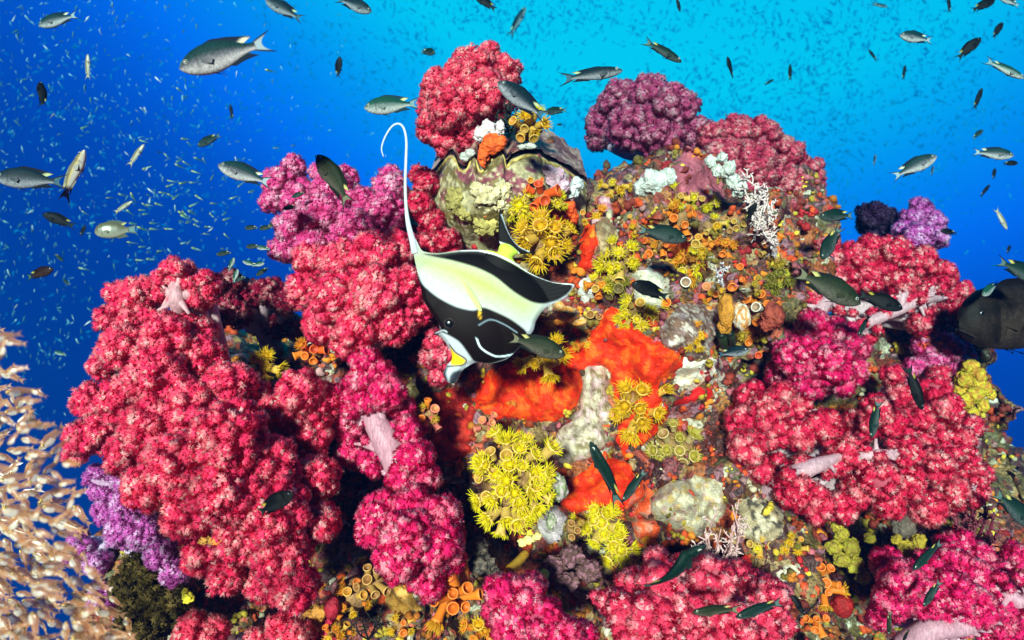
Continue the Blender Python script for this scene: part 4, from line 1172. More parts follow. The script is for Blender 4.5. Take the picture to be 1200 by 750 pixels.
tube_sponge("dark green tube pair mouth under the amber slab", [(848, 405, 1.10), (847, 398, 1.06), (845, 392, 1.04)], [5, 5, 5.5], (.03, .08, .03), (.004, .008, .004))
tube_sponge("second dark green tube under the cockle shell", [(858, 402, 1.10), (857, 396, 1.06), (855, 390, 1.04)], [4.5, 4.5, 5], (.03, .07, .04), (.004, .008, .004))
tube_sponge("yellow tube sponge slanting down below the sun coral cluster", [(615, 650, .94), (606, 660, .90), (597, 668, .87)], [5, 5.5, 5.5], (.75, .45, .04), (.6, .3, .02))

# ------------------------------------------------------------------ fish: shared builder
def interp(tab, s):
    return np.interp(s, [a for a, b in tab], [b for a, b in tab])
SHAPES = {
    "damsel": dict(top=[(0, .006), (.03, .046), (.08, .090), (.16, .135), (.26, .165), (.37, .172), (.5, .147), (.6, .106), (.68, .064), (.74, .045), (.79, .043)],
                   bot=[(0, -.012), (.03, -.050), (.08, -.088), (.16, -.122), (.27, -.146), (.40, -.143), (.52, -.114), (.62, -.074), (.70, -.048), (.75, -.041), (.79, -.040)],
                   wid=[(0, .008), (.03, .028), (.08, .045), (.2, .064), (.35, .062), (.5, .045), (.65, .025), (.79, .009)], tail=.125, fork=.86, dors=.040),
    "slim": dict(top=[(0, .004), (.03, .030), (.08, .055), (.16, .082), (.26, .100), (.37, .104), (.5, .090), (.6, .068), (.68, .046), (.74, .036), (.79, .035)],
                 bot=[(0, -.008), (.03, -.032), (.08, -.054), (.16, -.075), (.27, -.090), (.40, -.090), (.52, -.074), (.62, -.052), (.70, -.037), (.75, -.033), (.79, -.033)],
                 wid=[(0, .008), (.03, .024), (.08, .038), (.2, .055), (.35, .055), (.5, .042), (.65, .024), (.79, .009)], tail=.115, fork=.86, dors=.030),
    "deep": dict(top=[(0, .02), (.025, .085), (.07, .145), (.15, .20), (.28, .23), (.42, .225), (.56, .19), (.68, .12), (.74, .08), (.80, .07)],
                 bot=[(0, -.04), (.025, -.085), (.07, -.13), (.16, -.17), (.28, -.195), (.42, -.200), (.56, -.17), (.68, -.11), (.74, -.075), (.80, -.065)],
                 wid=[(0, .012), (.04, .045), (.1, .07), (.22, .085), (.4, .08), (.56, .06), (.7, .03), (.80, .012)], tail=.12, fork=.94, dors=.06),
    "glass": dict(top=[(0, .008), (.03, .055), (.08, .105), (.16, .155), (.25, .175), (.36, .155), (.5, .10), (.62, .06), (.72, .04), (.79, .034)],
                  bot=[(0, -.015), (.03, -.06), (.08, -.115), (.16, -.165), (.27, -.19), (.38, -.165), (.5, -.10), (.62, -.058), (.72, -.038), (.79, -.034)],
                  wid=[(0, .010), (.03, .04), (.1, .068), (.22, .078), (.36, .064), (.55, .034), (.79, .010)], tail=.13, fork=.90, dors=.06),
}
# back, flank, belly, fin, fin edge, tail centre, spot
SKINS = {
    "light": ((.006, .040, .045), (.12, .13, .17), (.50, .49, .52), (.010, .03, .045), (.004, .008, .04), (.40, .52, .60), (.80, .80, .65)),
    "green": ((.008, .075, .055), (.20, .27, .27), (.48, .52, .52), (.015, .07, .09), (.01, .03, .06), (.25, .42, .48), (.80, .80, .45)),
    "blue": ((.006, .024, .036), (.05, .07, .095), (.30, .32, .37), (.006, .016, .03), (.004, .006, .018), (.06, .15, .22), (.60, .70, .40)),
    "olive": ((.014, .026, .010), (.045, .052, .028), (.10, .095, .075), (.016, .026, .016), (.004, .006, .008), (.22, .22, .14), (.70, .66, .25)),
    "teal": ((.005, .026, .020), (.014, .042, .038), (.06, .08, .08), (.006, .026, .032), (.002, .004, .008), (.12, .20, .19), (.70, .62, .16)),
    "dark": ((.003, .0045, .005), (.006, .008, .009), (.016, .018, .019), (.003, .005, .007), (.002, .002, .003), (.02, .035, .035), (.50, .42, .06)),  # near-black: the backlit look is put into the skin colour
    "silver": ((.26, .24, .15), (.50, .46, .42), (.66, .62, .60), (.4, .4, .3), (.25, .25, .2), (.55, .5, .3), (.6, .55, .3)),
    "gold": ((.16, .15, .08), (.26, .25, .18), (.42, .39, .30), (.15, .16, .11), (.08, .12, .11), (.2, .32, .32), (.6, .55, .3)),
    "rust": ((.020, .008, .007), (.050, .018, .010), (.045, .02, .016), (.02, .012, .012), (.006, .006, .012), (.07, .16, .08), (.5, .5, .06)),
    "grouper": ((.014, .010, .008), (.052, .036, .028), (.030, .020, .016), (.012, .009, .008), (.004, .003, .004), (.010, .008, .009), (.02, .012, .012)),
    "glass": ((.62, .28, .11), (.78, .42, .22), (.80, .62, .44), (.76, .40, .20), (.70, .36, .18), (.78, .44, .24), (.7, .5, .3)),
}
def bendf(V, bend):
    """sideways body curve"""
    s = .5 - V[:, 0]
    V = V.copy()
    V[:, 1] += bend * (s - .35) ** 2 * np.sign(s - .2) * .9
    return V

FISH_CACHE = {}
def fish_parts(shape, skin, bend):
    """body, fins and eyes of one kind of fish, one mesh for each"""
    key = (shape, skin, bend)
    if key in FISH_CACHE:
        return FISH_CACHE[key]
    sh = SHAPES[shape]; bk, fl, be, fc, fe, tcn, spot = [np.array(c) * .68 for c in SKINS[skin]]
    mb = MAT_GLASS if skin == "glass" else (MAT_SILVER if skin in ("silver", "gold") else MAT_FISH)
    out = []
    # body
    ns, nr = (80, 48) if skin == "grouper" else (30, 20)
    ss = np.concatenate([[0.0], .79 * np.linspace(.02, 1, ns - 1) ** 1.15])
    V, C = [], []
    for s in ss:
        t, b, w = interp(sh["top"], s), interp(sh["bot"], s), interp(sh["wid"], s)
        cz, hz = (t + b) / 2, (t - b) / 2
        for j in range(nr):
            a = 2 * math.pi * j / nr
            ca, sa = math.cos(a), math.sin(a)
            y = w * math.copysign(abs(ca) ** .85, ca)
            z = cz + hz * sa
            V.append((.5 - s, y, z))
            h = sa
            k1 = np.clip((h + .12) / .42, 0, 1); k2 = np.clip((-.10 - h) / .5, 0, 1)
            c = fl * (1 - k1) + bk * k1
            c = c * (1 - k2) + be * k2
            if s < .10:
                q = (1 - s / .10) * .45
                c = c * (1 - q) + (be * .5 + fl * .3) * q if skin not in ("dark", "grouper", "rust") else c
            # dark line of the gill cover
            if .185 < s < .205 and -.75 < h < .55:
                c = c * .6
            if skin == "glass" and .12 < s < .42 and h < .25:
                c = np.array([.78, .74, .62]) * (1 if h < .05 else .6)  # silver belly, with its bright flash painted in as pale colour
            if skin == "glass" and s > .42:
                c = c * .4 + np.array([.50, .23, .08]) * .6
            if skin == "grouper":
                mt_ = mnoise.fractal(Vector((s * 9, h * 2.2, 1.0)), 1.0, 2.0, 4)
                c = c * (1 + .9 * mt_)
                if s < .20:
                    c = c * .55
                if .20 < s < .225 and -.8 < h < .6:
                    c = c * .35
            if skin == "silver" and -.15 < h < .12:
                c = c * .5 + np.array([.8, .55, .12]) * .5
            C.append(c)
    F = []
    for i in range(ns - 1):
        for j in range(nr):
            k = (j + 1) % nr
            F.append((i * nr + j, i * nr + k, (i + 1) * nr + k, (i + 1) * nr + j))
    V = bendf(np.array(V), bend)
    out.append(("body", None, mesh_np("fish_body", V, np.array(F), np.array(C), mb)))
    fin_mat = MAT_GLASS if skin == "glass" else MAT_FIN
    def sheet(name, grid, cols, mat=fin_mat, solid=.0022):
        """thin fin with real thickness from a grid of points (rows, cols, 3)"""
        g = np.array(grid, float)
        r, c, _ = g.shape
        edge = np.ones((r, c)); edge[-1] = .3
        off = np.zeros_like(g); off[..., 1] = solid * edge
        if name.startswith("pec") or name.startswith("pel"):
            off[..., 1] = solid * edge * .5; off[..., 2] = solid * edge * .5
        A = (g + off).reshape(-1, 3); B = (g - off).reshape(-1, 3)
        q = [(i * c + j, i * c + j + 1, (i + 1) * c + j + 1, (i + 1) * c + j) for i in range(r - 1) for j in range(c - 1)]
        q = np.array(q)
        FF = np.concatenate([q, q[:, ::-1] + r * c])
        C = np.array(cols, float).reshape(-1, 3)
        me = mesh_np("fish_" + name, bendf(np.concatenate([A, B]), bend), FF, np.concatenate([C, C]), mat)
        out.append((name, None, me))
    # tail
    th, fk = sh["tail"], sh["fork"]
    rows, colsn = 7, 17
    g, cc = [], []
    for i in range(rows):
        u = i / (rows - 1)
        row, rc = [], []
        for j in range(colsn):
            v = -1 + 2 * j / (colsn - 1)
            s0 = .765; z0 = v * (.040 if shape != "deep" else .066)
            av = abs(v)
            s1 = fk + (1.0 - fk) * av ** 1.7
            z1 = math.copysign(th * av ** .85, v)
            row.append((.5 - (s0 + (s1 - s0) * u), 0, z0 + (z1 - z0) * u ** .8))
            k = np.clip((av - .52) / .2, 0, 1)
            c = tcn * (1 - k) + fe * k
            if u < .25:
                c = c * u / .25 + fl * .6 * (1 - u / .25)
            rc.append(c)
        g.append(row); cc.append(rc)
    sheet("tail_fin", g, cc)
    # dorsal and anal fins
    for nm, s0, s1, tab, sg, hh in (("dorsal_fin", .24, .68, "top", 1, sh["dors"]), ("anal_fin", .47, .69, "bot", -1, sh["dors"] * 1.1)):
        g, cc = [], []
        n = 14
        for i in range(4):
            u = i / 3
            row, rc = [], []
            for j in range(n):
                w = j / (n - 1)
                s = s0 + (s1 - s0) * w
                zb = interp(sh[tab], s) - sg * .006
                prof = min(1, w * 5) * (.65 + .6 * w ** 2 if w < .86 else (.65 + .6 * w * w))
                back = u * (.02 + .085 * w ** 3)
                row.append((.5 - s - back, 0, zb + sg * hh * prof * u))
                c = fc * (1 - u) + fe * u
                if nm == "dorsal_fin" and w > .88 and u < .7:
                    c = spot
                rc.append(c)
            g.append(row); cc.append(rc)
        sheet(nm, g, cc)
    if shape == "glass":
        pass
    # pectoral and pelvic fins
    for sd in (-1, 1):
        w = interp(sh["wid"], .25)
        g, cc = [], []
        for i in range(4):
            u = i / 3
            g.append([(.5 - .235 - .125 * u * (1 - .25 * abs(v)), sd * (w * .96 + .022 * u), -.022 - .01 * u + v * (.012 + .032 * u)) for v in np.linspace(-1, 1, 7)])
            cc.append([fl * .9 * (1 - u * .4) + be * u * .3 for v in range(7)])
        sheet("pectoral_fin", g, cc, solid=.0015)
        zb = interp(sh["bot"], .32)
        g, cc = [], []
        for i in range(4):
            u = i / 3
            g.append([(.5 - .28 - .05 * v - .13 * u * (1 - .4 * v), sd * .018 * (1 + u), zb + .014 - .042 * u - .012 * v * u) for v in np.linspace(0, 1, 5)])
            cc.append([be * .4 * (1 - u) + fe * u for v in range(5)])
        sheet("pelvic_fin", g, cc, solid=.0015)
    # eyes
    es, ez, er = (.088, .030, .024) if shape != "glass" else (.09, .022, .048)
    if shape == "deep":
        es, ez, er = (.12, .05, .024)
    for sd in (-1, 1):
        v, f = ICO3
        w = interp(sh["wid"], es) * .80
        C = np.empty((len(v), 3))
        lat = v[:, 1] * sd
        ringc = np.array([.80, .62, .14]) if skin == "glass" else (np.array([.42, .46, .42]) if skin not in ("dark", "grouper") else np.array([.05, .07, .10]))
        C[:] = fl * .5
        C[lat > .25] = ringc
        C[lat > .72] = (.003, .003, .004)
        V = v * np.array([er, er * .62, er]) + np.array([.5 - es, sd * w, ez])
        out.append(("eye", None, mesh_np("fish_eye", bendf(V, bend), f, C, MAT_EYE)))
    if skin == "grouper" or shape == "damsel":
        pts = [(.5 - .0, 0, -.012), (.5 - .03, .018, -.024), (.5 - .055, .032, -.030)]
        s = Soup()
        for sd in (-1, 1):
            q = np.array(pts) * np.array([1, sd, 1])
            v, f = tube(spline(q, 6), np.full(6, .0035), 5)
            s.add(v, f, fl * .25)
        me = s.mesh("fish_mouth", mb)
        out.append(("mouth", None, me))
    if skin == "grouper":
        for sd in (-1, 1):
            pts = []
            for h in np.linspace(.62, -.80, 12):
                s_ = .235 + .035 * math.cos(h * 1.6)
                t_, b_, w_ = interp(sh["top"], s_), interp(sh["bot"], s_), interp(sh["wid"], s_)
                pts.append((.5 - s_, sd * w_ * math.sqrt(max(0, 1 - h * h)) ** .85 * 1.0, (t_ + b_) / 2 + (t_ - b_) / 2 * h))
            v, f = tube(spline(pts, 24), np.interp(np.linspace(0, 1, 24), [0, .5, 1], [.001, .006, .001]), 6)
            out.append(("gill_cover", None, mesh_np("grouper_gill", v, f, np.tile(fl * .35, (len(v), 1)), mb)))
            pts = []
            for s_ in np.linspace(0.0, .075, 7):
                w_ = interp(sh["wid"], s_)
                pts.append((.5 - s_ + .004, sd * w_ * .93, -.045 - s_ * .75))
            v, f = tube(spline(pts, 12), np.full(12, .007), 6)
            out.append(("lip", None, mesh_np("grouper_lip", v, f, np.tile(fl * .5, (len(v), 1)), mb)))
    FISH_CACHE[key] = out
    return out

def place_fish(name, label, cat, group, shape, skin, head, tail, d, toward=0.0, bend=0.0, roll=0.0, parts=None):
    """head, tail in photo pixels; toward > 0 turns the head to the camera"""
    h, t = P(head[0], head[1], d), P(tail[0], tail[1], d)
    L2 = np.linalg.norm(h - t)
    ax = (h - t) / L2 + np.array([0, -toward, 0])
    L = L2 * np.linalg.norm(ax)
    ax = Vector(ax).normalized()
    ref = Vector((0, 0, 1))
    if abs(ax.z) > .82:
        ref = Vector((-1 if ax.z > 0 else 1, 0, .25)) * (1 if ax.x >= 0 else -1) + Vector((0, 0, .2))
    yv = ref.cross(ax).normalized()
    zv = ax.cross(yv).normalized()
    R = Matrix((ax, yv, zv)).transposed() @ Matrix.Rotation(math.radians(roll), 3, "X")
    c = (h + t) / 2
    o = empty(name, c)
    o.matrix_world = Matrix.Translation(Vector(c)) @ (R @ Matrix.Scale(L, 3)).to_4x4()
    tag(o, label, cat, group)
    for nm, pr, me in fish_parts(shape, skin, bend):
        if parts and nm not in parts:
            continue
        obj(nm, me, o)
    return o

G = "damselfish swimming round the reef"
W = "tiny dark damselfish hanging in open water"
FISH = [
 # head, tail, distance, toward, skin, shape, bend, roll, label
 ((47, 31), (92, 15), 1.25, .1, "light", "damsel", 0, 0, "small pale bellied damselfish in open water, nose tipped down, alone near the surface"),
 ((312, 1), (356, 23), 1.3, .1, "blue", "damsel", 0, 0, "dark backed damselfish diving away at the top edge of the water"),
 ((215, 84), (319, 43), .62, .15, "light", "damsel", 0, 0, "large silver bellied damselfish with long forked tail in open water"),
 ((40, 91), (60, 134), 1.15, -.3, "dark", "slim", .5, 0, "dark twisting damselfish with pale face above the shoal"),
 ((0, 209), (76, 212), .80, .2, "blue", "damsel", 0, 0, "dark finned damselfish with white face beside the upright silver fish"),
 ((104, 177), (64, 238), .85, .1, "silver", "slim", .4, 0, "silver white slender fish climbing steeply with a pale forked tail"),
 ((233, 172), (259, 156), 1.6, .2, "teal", "damsel", 0, 0, "small green damselfish above the yellow eyed fry"),
 ((258, 194), (320, 216), .85, .2, "light", "damsel", .4, 0, "stout silver grey damselfish nosing away from the violet coral"),
 ((371, 182), (415, 242), .82, .1, "olive", "damsel", .6, -20, "olive deep bodied damselfish curving down above the violet coral"),
 ((156, 236), (132, 250), 1.3, .1, "silver", "slim", 0, 0, "short silver fish with a violet sheen rising near the gold round fish"),
 ((270, 122), (272, 141), 1.7, 0, "dark", "slim", 0, 0, W), ((104, 64), (102, 94), 1.3, .1, "silver", "slim", 0, 0, "thin whitish fish hanging upright among the small fry"),
 ((169, 169), (150, 196), 1.2, 0, "silver", "slim", 0, 0, "slim lilac white fish slanting upward alone in mid water"),
 ((399, 67), (395, 92), 1.6, .2, "dark", "damsel", 0, 0, W),
 ((436, 15), (392, -4), 1.2, .1, "blue", "damsel", 0, 0, "dark damselfish heading down from the water's top edge toward the red coral"),
 ((428, 128), (494, 119), .92, .15, "green", "damsel", 0, 0, "green backed white bellied damselfish above the curled filament tip"),
 ((511, 65), (491, 57), 1.45, .7, "teal", "damsel", 0, 0, "small green fish facing outward beside the top of the red coral"),
 ((556, -6), (583, 13), 1.6, 0, "dark", "damsel", 0, 0, W),
 ((616, 8), (596, 45), 2.9, 0, "blue", "slim", 0, 0, "hazy blue fish far off above the red coral crown"),
 ((584, 97), (642, 141), .86, .15, "blue", "damsel", .3, 0, "blue grey damselfish climbing in front of the red coral crown"),
 ((638, 132), (666, 128), 1.3, .1, "teal", "damsel", 0, 0, "small dark fish beyond the blue grey climber's tail"),
 ((659, 146), (651, 146), 2.2, 0, "dark", "damsel", 0, 0, W),
 ((729, 84), (654, 92), .95, .1, "blue", "slim", 0, 0, "long dark damselfish level above the dusky purple coral"),
 ((798, 74), (753, 45), 1.1, .1, "teal", "slim", 0, 0, "dark green damselfish sloping down over the dusky purple coral"),
 ((797, 14), (792, -6), 1.7, 0, "dark", "slim", 0, 0, W),
 ((850, 69), (862, 92), 1.6, .5, "dark", "damsel", 0, 0, W), ((926, 75), (926, 96), 1.8, 0, "dark", "slim", 0, 0, W), ((907, 93), (895, 100), 2.2, 0, "dark", "slim", 0, 0, W),
 ((1018, 58), (1028, 72), 2.2, 0, "dark", "slim", 0, 0, W), ((1061, 76), (1058, 95), 2, 0, "dark", "slim", 0, 0, W),
 ((1053, 42), (1096, 47), 1.25, .1, "light", "damsel", 0, 0, "white bellied damselfish over the bright part of the shoal"),
 ((1040, 8), (1020, 4), 2.4, 0, "blue", "slim", 0, 0, W), ((1166, 0), (1137, 13), 1.4, 0, "dark", "damsel", 0, 0, "black damselfish leaving through the water's top edge"),
 ((1170, -5), (1196, 8), 1.5, 0, "light", "damsel", 0, 0, "pale fish clipped by the water's top edge behind a black one"),
 ((1175, 26), (1163, 46), 1.6, 0, "dark", "damsel", 0, 0, W), ((1148, 45), (1121, 70), 1.4, .1, "dark", "damsel", 0, 0, "black damselfish with ragged tail beneath the top edge pair"),
 ((1198, 93), (1154, 68), 1.15, .1, "green", "slim", 0, 0, "green backed fish with a white chin diving toward open water"),
 ((1151, 103), (1141, 130), 1.5, 0, "dark", "slim", 0, 0, W), ((1152, 152), (1139, 163), 1.9, 0, "teal", "damsel", 0, 0, W),
 ((1183, 184), (1142, 176), 1.2, .3, "light", "damsel", 0, 0, "stocky silver bellied damselfish beside a smaller black one"),
 ((1193, 191), (1174, 192), 1.5, 0, "dark", "damsel", 0, 0, "little black damselfish touching the stocky silver bellied one"),
 ((1094, 184), (1046, 208), 1.1, .2, "light", "damsel", 0, 0, "rounded grey green damselfish alone right of the maroon coral"),
 ((1166, 197), (1164, 211), 2, 0, "dark", "damsel", 0, 0, W), ((1160, 216), (1148, 232), 1.9, 0, "dark", "slim", 0, 0, W), ((1026, 181), (1024, 195), 2.2, 0, "blue", "slim", 0, 0, W),
 ((1094, 194), (1091, 207), 2.2, 0, "blue", "slim", 0, 0, W), ((1111, -4), (1113, 16), 1.8, 0, "dark", "slim", 0, 0, W),
 ((53, 251), (88, 266), 1.25, .2, "dark", "damsel", 0, 0, "black damselfish with a pale snout left of the round gold fish"),
 ((100, 264), (94, 278), 1.8, 0, "dark", "damsel", 0, 0, W), ((114, 272), (158, 268), 1.15, .2, "gold", "deep", 0, 0, "round pale gold fish turned side on in open water"),
 ((64, 315), (28, 326), 1.2, .1, "rust", "damsel", 0, 0, "rusty brown damselfish with a greenish tail above the golden shoal"),
 ((74, 306), (63, 297), 1.9, 0, "teal", "damsel", 0, 0, W), ((74, 327), (82, 335), 2.1, 0, "teal", "damsel", 0, 0, W), ((64, 412), (79, 417), 1.7, 0, "green", "damsel", 0, 0, W),
 ((662, 416), (593, 394), .78, .12, "olive", "damsel", 0, 0, "olive damselfish crossing the flank of the banded fish"),
 ((804, 281), (744, 267), .90, .12, "teal", "damsel", 0, 0, "teal damselfish before the orange cup corals"),
 ((739, 332), (788, 350), .90, .2, "dark", "damsel", 0, 0, "small black damselfish against the pale grey slab"),
 ((885, 238), (875, 260), 1.03, .3, "dark", "damsel", 0, 0, "tiny black fish before the white bushy hydroid"),
 ((959, 254), (1004, 252), 1.05, .1, "teal", "damsel", 0, 0, "dark green damselfish at the maroon coral's lower corner"),
 ((961, 304), (987, 264), 1.0, .2, "teal", "damsel", .3, 0, "green damselfish plunging head down onto the raspberry coral"),
 ((1006, 356), (930, 316), .92, .1, "olive", "damsel", 0, 0, "big green grey damselfish with a white edged tail over the raspberry coral"),
 ((1056, 362), (1004, 343), .95, .1, "dark", "damsel", 0, 0, "black damselfish nose to the white trunk"),
 ((1004, 393), (1022, 367), 1.02, .2, "teal", "slim", 0, 0, "small bottle green fish diving under the black pair"),
 ((1102, 270), (1123, 274), 1.35, 0, "dark", "damsel", 0, 0, "tiny black fish beside the lilac bush coral"),
 ((1146, 346), (1176, 331), 1.05, .4, "green", "damsel", 0, 0, "small mint green damselfish over the brow of the dark grouper"),
 ((1222, 330), (1166, 304), 1.0, 0, "teal", "damsel", 0, 0, "dark damselfish with a bright blue tail above the grouper"),
 ((1079, 480), (1063, 425), .95, .1, "dark", "slim", 0, 30, "slender black fish hanging head down before the wide red coral"),
 ((1020, 513), (1032, 466), .97, .1, "teal", "slim", 0, 30, "slender green fish hanging head down before the white stalk"),
 ((873, 409), (843, 417), 1.0, .8, "blue", "damsel", 0, 0, "blue faced dark fish peering out of the hollow"),
 ((1180, 269), (1166, 243), 1.3, 0, "silver", "slim", 0, 0, "thin silver fish darting down above the grouper"), ((1184, 287), (1180, 298), 2, 0, "dark", "damsel", 0, 0, W),
 ((346, 576), (294, 607), .68, .1, "dark", "damsel", .5, 0, "jet black damselfish across the big pink coral"),
 ((690, 518), (732, 594), .76, .1, "teal", "slim", .3, -40, "slim dark green fish diving past the orange flap"),
 ((728, 586), (760, 550), .80, .3, "teal", "slim", 0, 30, "short dark green fish crossing the slim diver's tail"),
 ((818, 629), (764, 718), .68, .1, "teal", "slim", 1.0, 35, "long dark green fish arching upward to the pink hydroid"),
 ((811, 717), (870, 713), .70, .1, "olive", "slim", .3, 0, "grey olive fish leading a pair over the pale pink coral"),
 ((861, 722), (922, 705), .72, .1, "teal", "slim", 0, 0, "dark fish trailing a pair over the pale pink coral"),
 ((1066, 666), (1110, 634), .82, .2, "teal", "slim", 0, 0, "dark blue green fish slanting down over the raspberry coral"),
 ((1082, 711), (1104, 678), .84, 0, "teal", "slim", 0, 20, "thin dark green fish nosing the raspberry coral"),
 ((1042, 744), (1043, 714), .86, 0, "olive", "slim", 0, 0, "small amber brown fish before the thick white base"),
 ((1212, 618), (1163, 574), .98, 0, "teal", "damsel", 0, 0, "dark damselfish with pale tail tips beside the maroon feather star"),
 ((942, 720), (922, 688), .86, 0, "dark", "slim", .6, 0, "black slender fish curved at the hollow's lower rim"),
 ((1058, 752), (1066, 736), .88, 0, "dark", "slim", 0, 0, "dark fish tail at the foot of the white base"),
]
for (h, t, d, tw, skin, shape, bend, roll, lab) in FISH:
    small = lab == W
    place_fish("damselfish", lab, "fish", W if small else G, shape, skin, h, t, d, tw, bend, roll)
place_fish("grouper", "big dark brown grouper peering round the reef edge", "fish", None, "deep", "grouper", (1117, 378), (1295, 366), 1.12, .08, 0, 0)

# small green fish in a knot by the violet coral
for (x, y, a) in [(295, 267, 180), (312, 267, 185), (324, 263, 190), (297, 289, 180), (309, 291, 170), (271, 310, 60), (276, 324, 75), (281, 327, 200), (308, 318, 215), (302, 310, 10), (293, 309, 160), (263, 297, 190), (350, 228, 200), (340, 243, 190)]:
    r = math.radians(a)
    l = 9
    place_fish("damselfish", "little green fish in a loose knot before the violet pink coral", "fish", "green fish knot by the violet coral", "damsel", "teal" if a > 170 else "green",
               (x + l * math.cos(r), y - l * math.sin(r)), (x - l * math.cos(r), y + l * math.sin(r)), rng.uniform(1.0, 1.06) if x < 335 else .98, rng.uniform(-.2, .4), 0, 0)

# ------------------------------------------------------------------ golden glassfish shoal
GP = ("body", "tail_fin", "dorsal_fin", "anal_fin", "eye")
n = 0
tries = 0
placed = []
while n < 280 and tries < 9000:
    tries += 1
    x, y = rng.uniform(-25, 165), rng.uniform(385, 775)
    edge = 15 if y < 420 else (20 + (y - 420) * .42 if y < 560 else (80 if y < 640 else 80 + (y - 640) * .6))
    if x > edge + rng.normal(0, 12):
        continue
    if any((x - a) ** 2 + (y - b) ** 2 < 8 ** 2 for a, b in placed):
        continue
    placed.append((x, y))
    if y < 610:
        a = rng.normal(195, 38)
    else:
        a = rng.normal(145, 26)
    r = math.radians(a)
    l = rng.uniform(9, 15) if y < 600 else rng.uniform(10, 19)
    d = rng.uniform(.46, .74)
    place_fish("glassfish", "translucent golden glassfish with a silver belly in the dense golden shoal", "fish", "golden glassfish shoal beside the big pink coral", "glass", "glass",
               (x + l * math.cos(r), y - l * math.sin(r)), (x - l * math.cos(r), y + l * math.sin(r)), d, rng.uniform(-.3, .7), float(rng.choice([0, .3, -.3])), rng.normal(0, 20), GP)
    n += 1

# ------------------------------------------------------------------ small fry
def fry_mesh(back, belly, headc=None):
    s = Soup()
    prof = [(.5, .01), (.40, .075), (.22, .115), (0, .10), (-.2, .055), (-.34, .022)]
    V, C = [], []
    for (x, r) in prof:
        for j in range(6):
            a = 2 * math.pi * j / 6 + .52
            V.append((x, r * .55 * math.cos(a), r * math.sin(a)))
            c = np.array(back) if math.sin(a) > .2 else np.array(belly)
            if headc is not None and x > .3:
                c = np.array(headc)
            C.append(c)
    F = [(i * 6 + j, i * 6 + (j + 1) % 6, (i + 1) * 6 + (j + 1) % 6, (i + 1) * 6 + j) for i in range(5) for j in range(6)]
    s.add(V, F, C)
    t = np.array([(-.32, .008, 0), (-.5, .004, .10), (-.42, .008, 0), (-.5, .004, -.10), (-.32, -.008, 0), (-.5, -.004, .10), (-.42, -.008, 0), (-.5, -.004, -.10)])
    s.add(t, [(0, 1, 2), (0, 2, 3), (4, 6, 5), (4, 7, 6), (0, 4, 1), (1, 4, 5), (0, 3, 4), (3, 7, 4)], np.array(back))
    return s
FRY = [fry_mesh((.05, .16, .22), (.40, .55, .58)).mesh("fry", MAT_SILVER), fry_mesh((.015, .07, .11), (.06, .16, .20)).mesh("fry", MAT_TINY),
       fry_mesh((.02, .09, .09), (.10, .20, .18), (.55, .50, .06)).mesh("fry", MAT_SILVER), fry_mesh((.40, .40, .42), (.70, .68, .70)).mesh("fry", MAT_SILVER)]
def axis_frame(ax, roll=0):
    ax = Vector(ax).normalized()
    ref = Vector((0, 0, 1)) if abs(ax.z) < .9 else Vector((1, 0, 0))
    y = ref.cross(ax).normalized()
    z = ax.cross(y)
    return Matrix((ax, y, z)).transposed() @ Matrix.Rotation(roll, 3, "X")
def place_fry(x, y, d, lpx, ang, mesh, lab, grp, dy=0):
    r = math.radians(ang)
    L = lpx * M(d)
    o = obj("fry", mesh, None, P(x, y, d))
    R = axis_frame((math.cos(r), dy, math.sin(r)), rng.normal(0, .4))
    o.matrix_world = Matrix.Translation(o.location) @ (R @ Matrix.Scale(L, 3)).to_4x4()
    tag(o, lab, "fish", grp)
for i in range(215):
    x, y = rng.uniform(0, 330) * rng.uniform(.5, 1), rng.uniform(5, 420)
    b = rng.uniform() < .30
    place_fry(x, y, rng.uniform(1.5, 2.6), rng.uniform(5, 10), rng.choice([80, 100, 60, 30, 120, 270]) + rng.normal(0, 20), FRY[3 if b and rng.uniform() < .5 else (0 if b else 1)],
              "tiny silvery fry glinting in the open blue water", "silvery fry in the open water", rng.normal(0, .4))
for i in range(85):
    x, y = 215 + rng.normal(0, 45), 240 + rng.normal(0, 42)
    if x > 300 and y > 190:
        x -= 70
    place_fry(x, y, rng.uniform(1.5, 2.3), rng.uniform(9, 14), rng.normal(165, 22), FRY[2], "small yellow eyed fry in a loose band before the violet coral", "yellow eyed fry by the violet coral", rng.normal(0, .4))

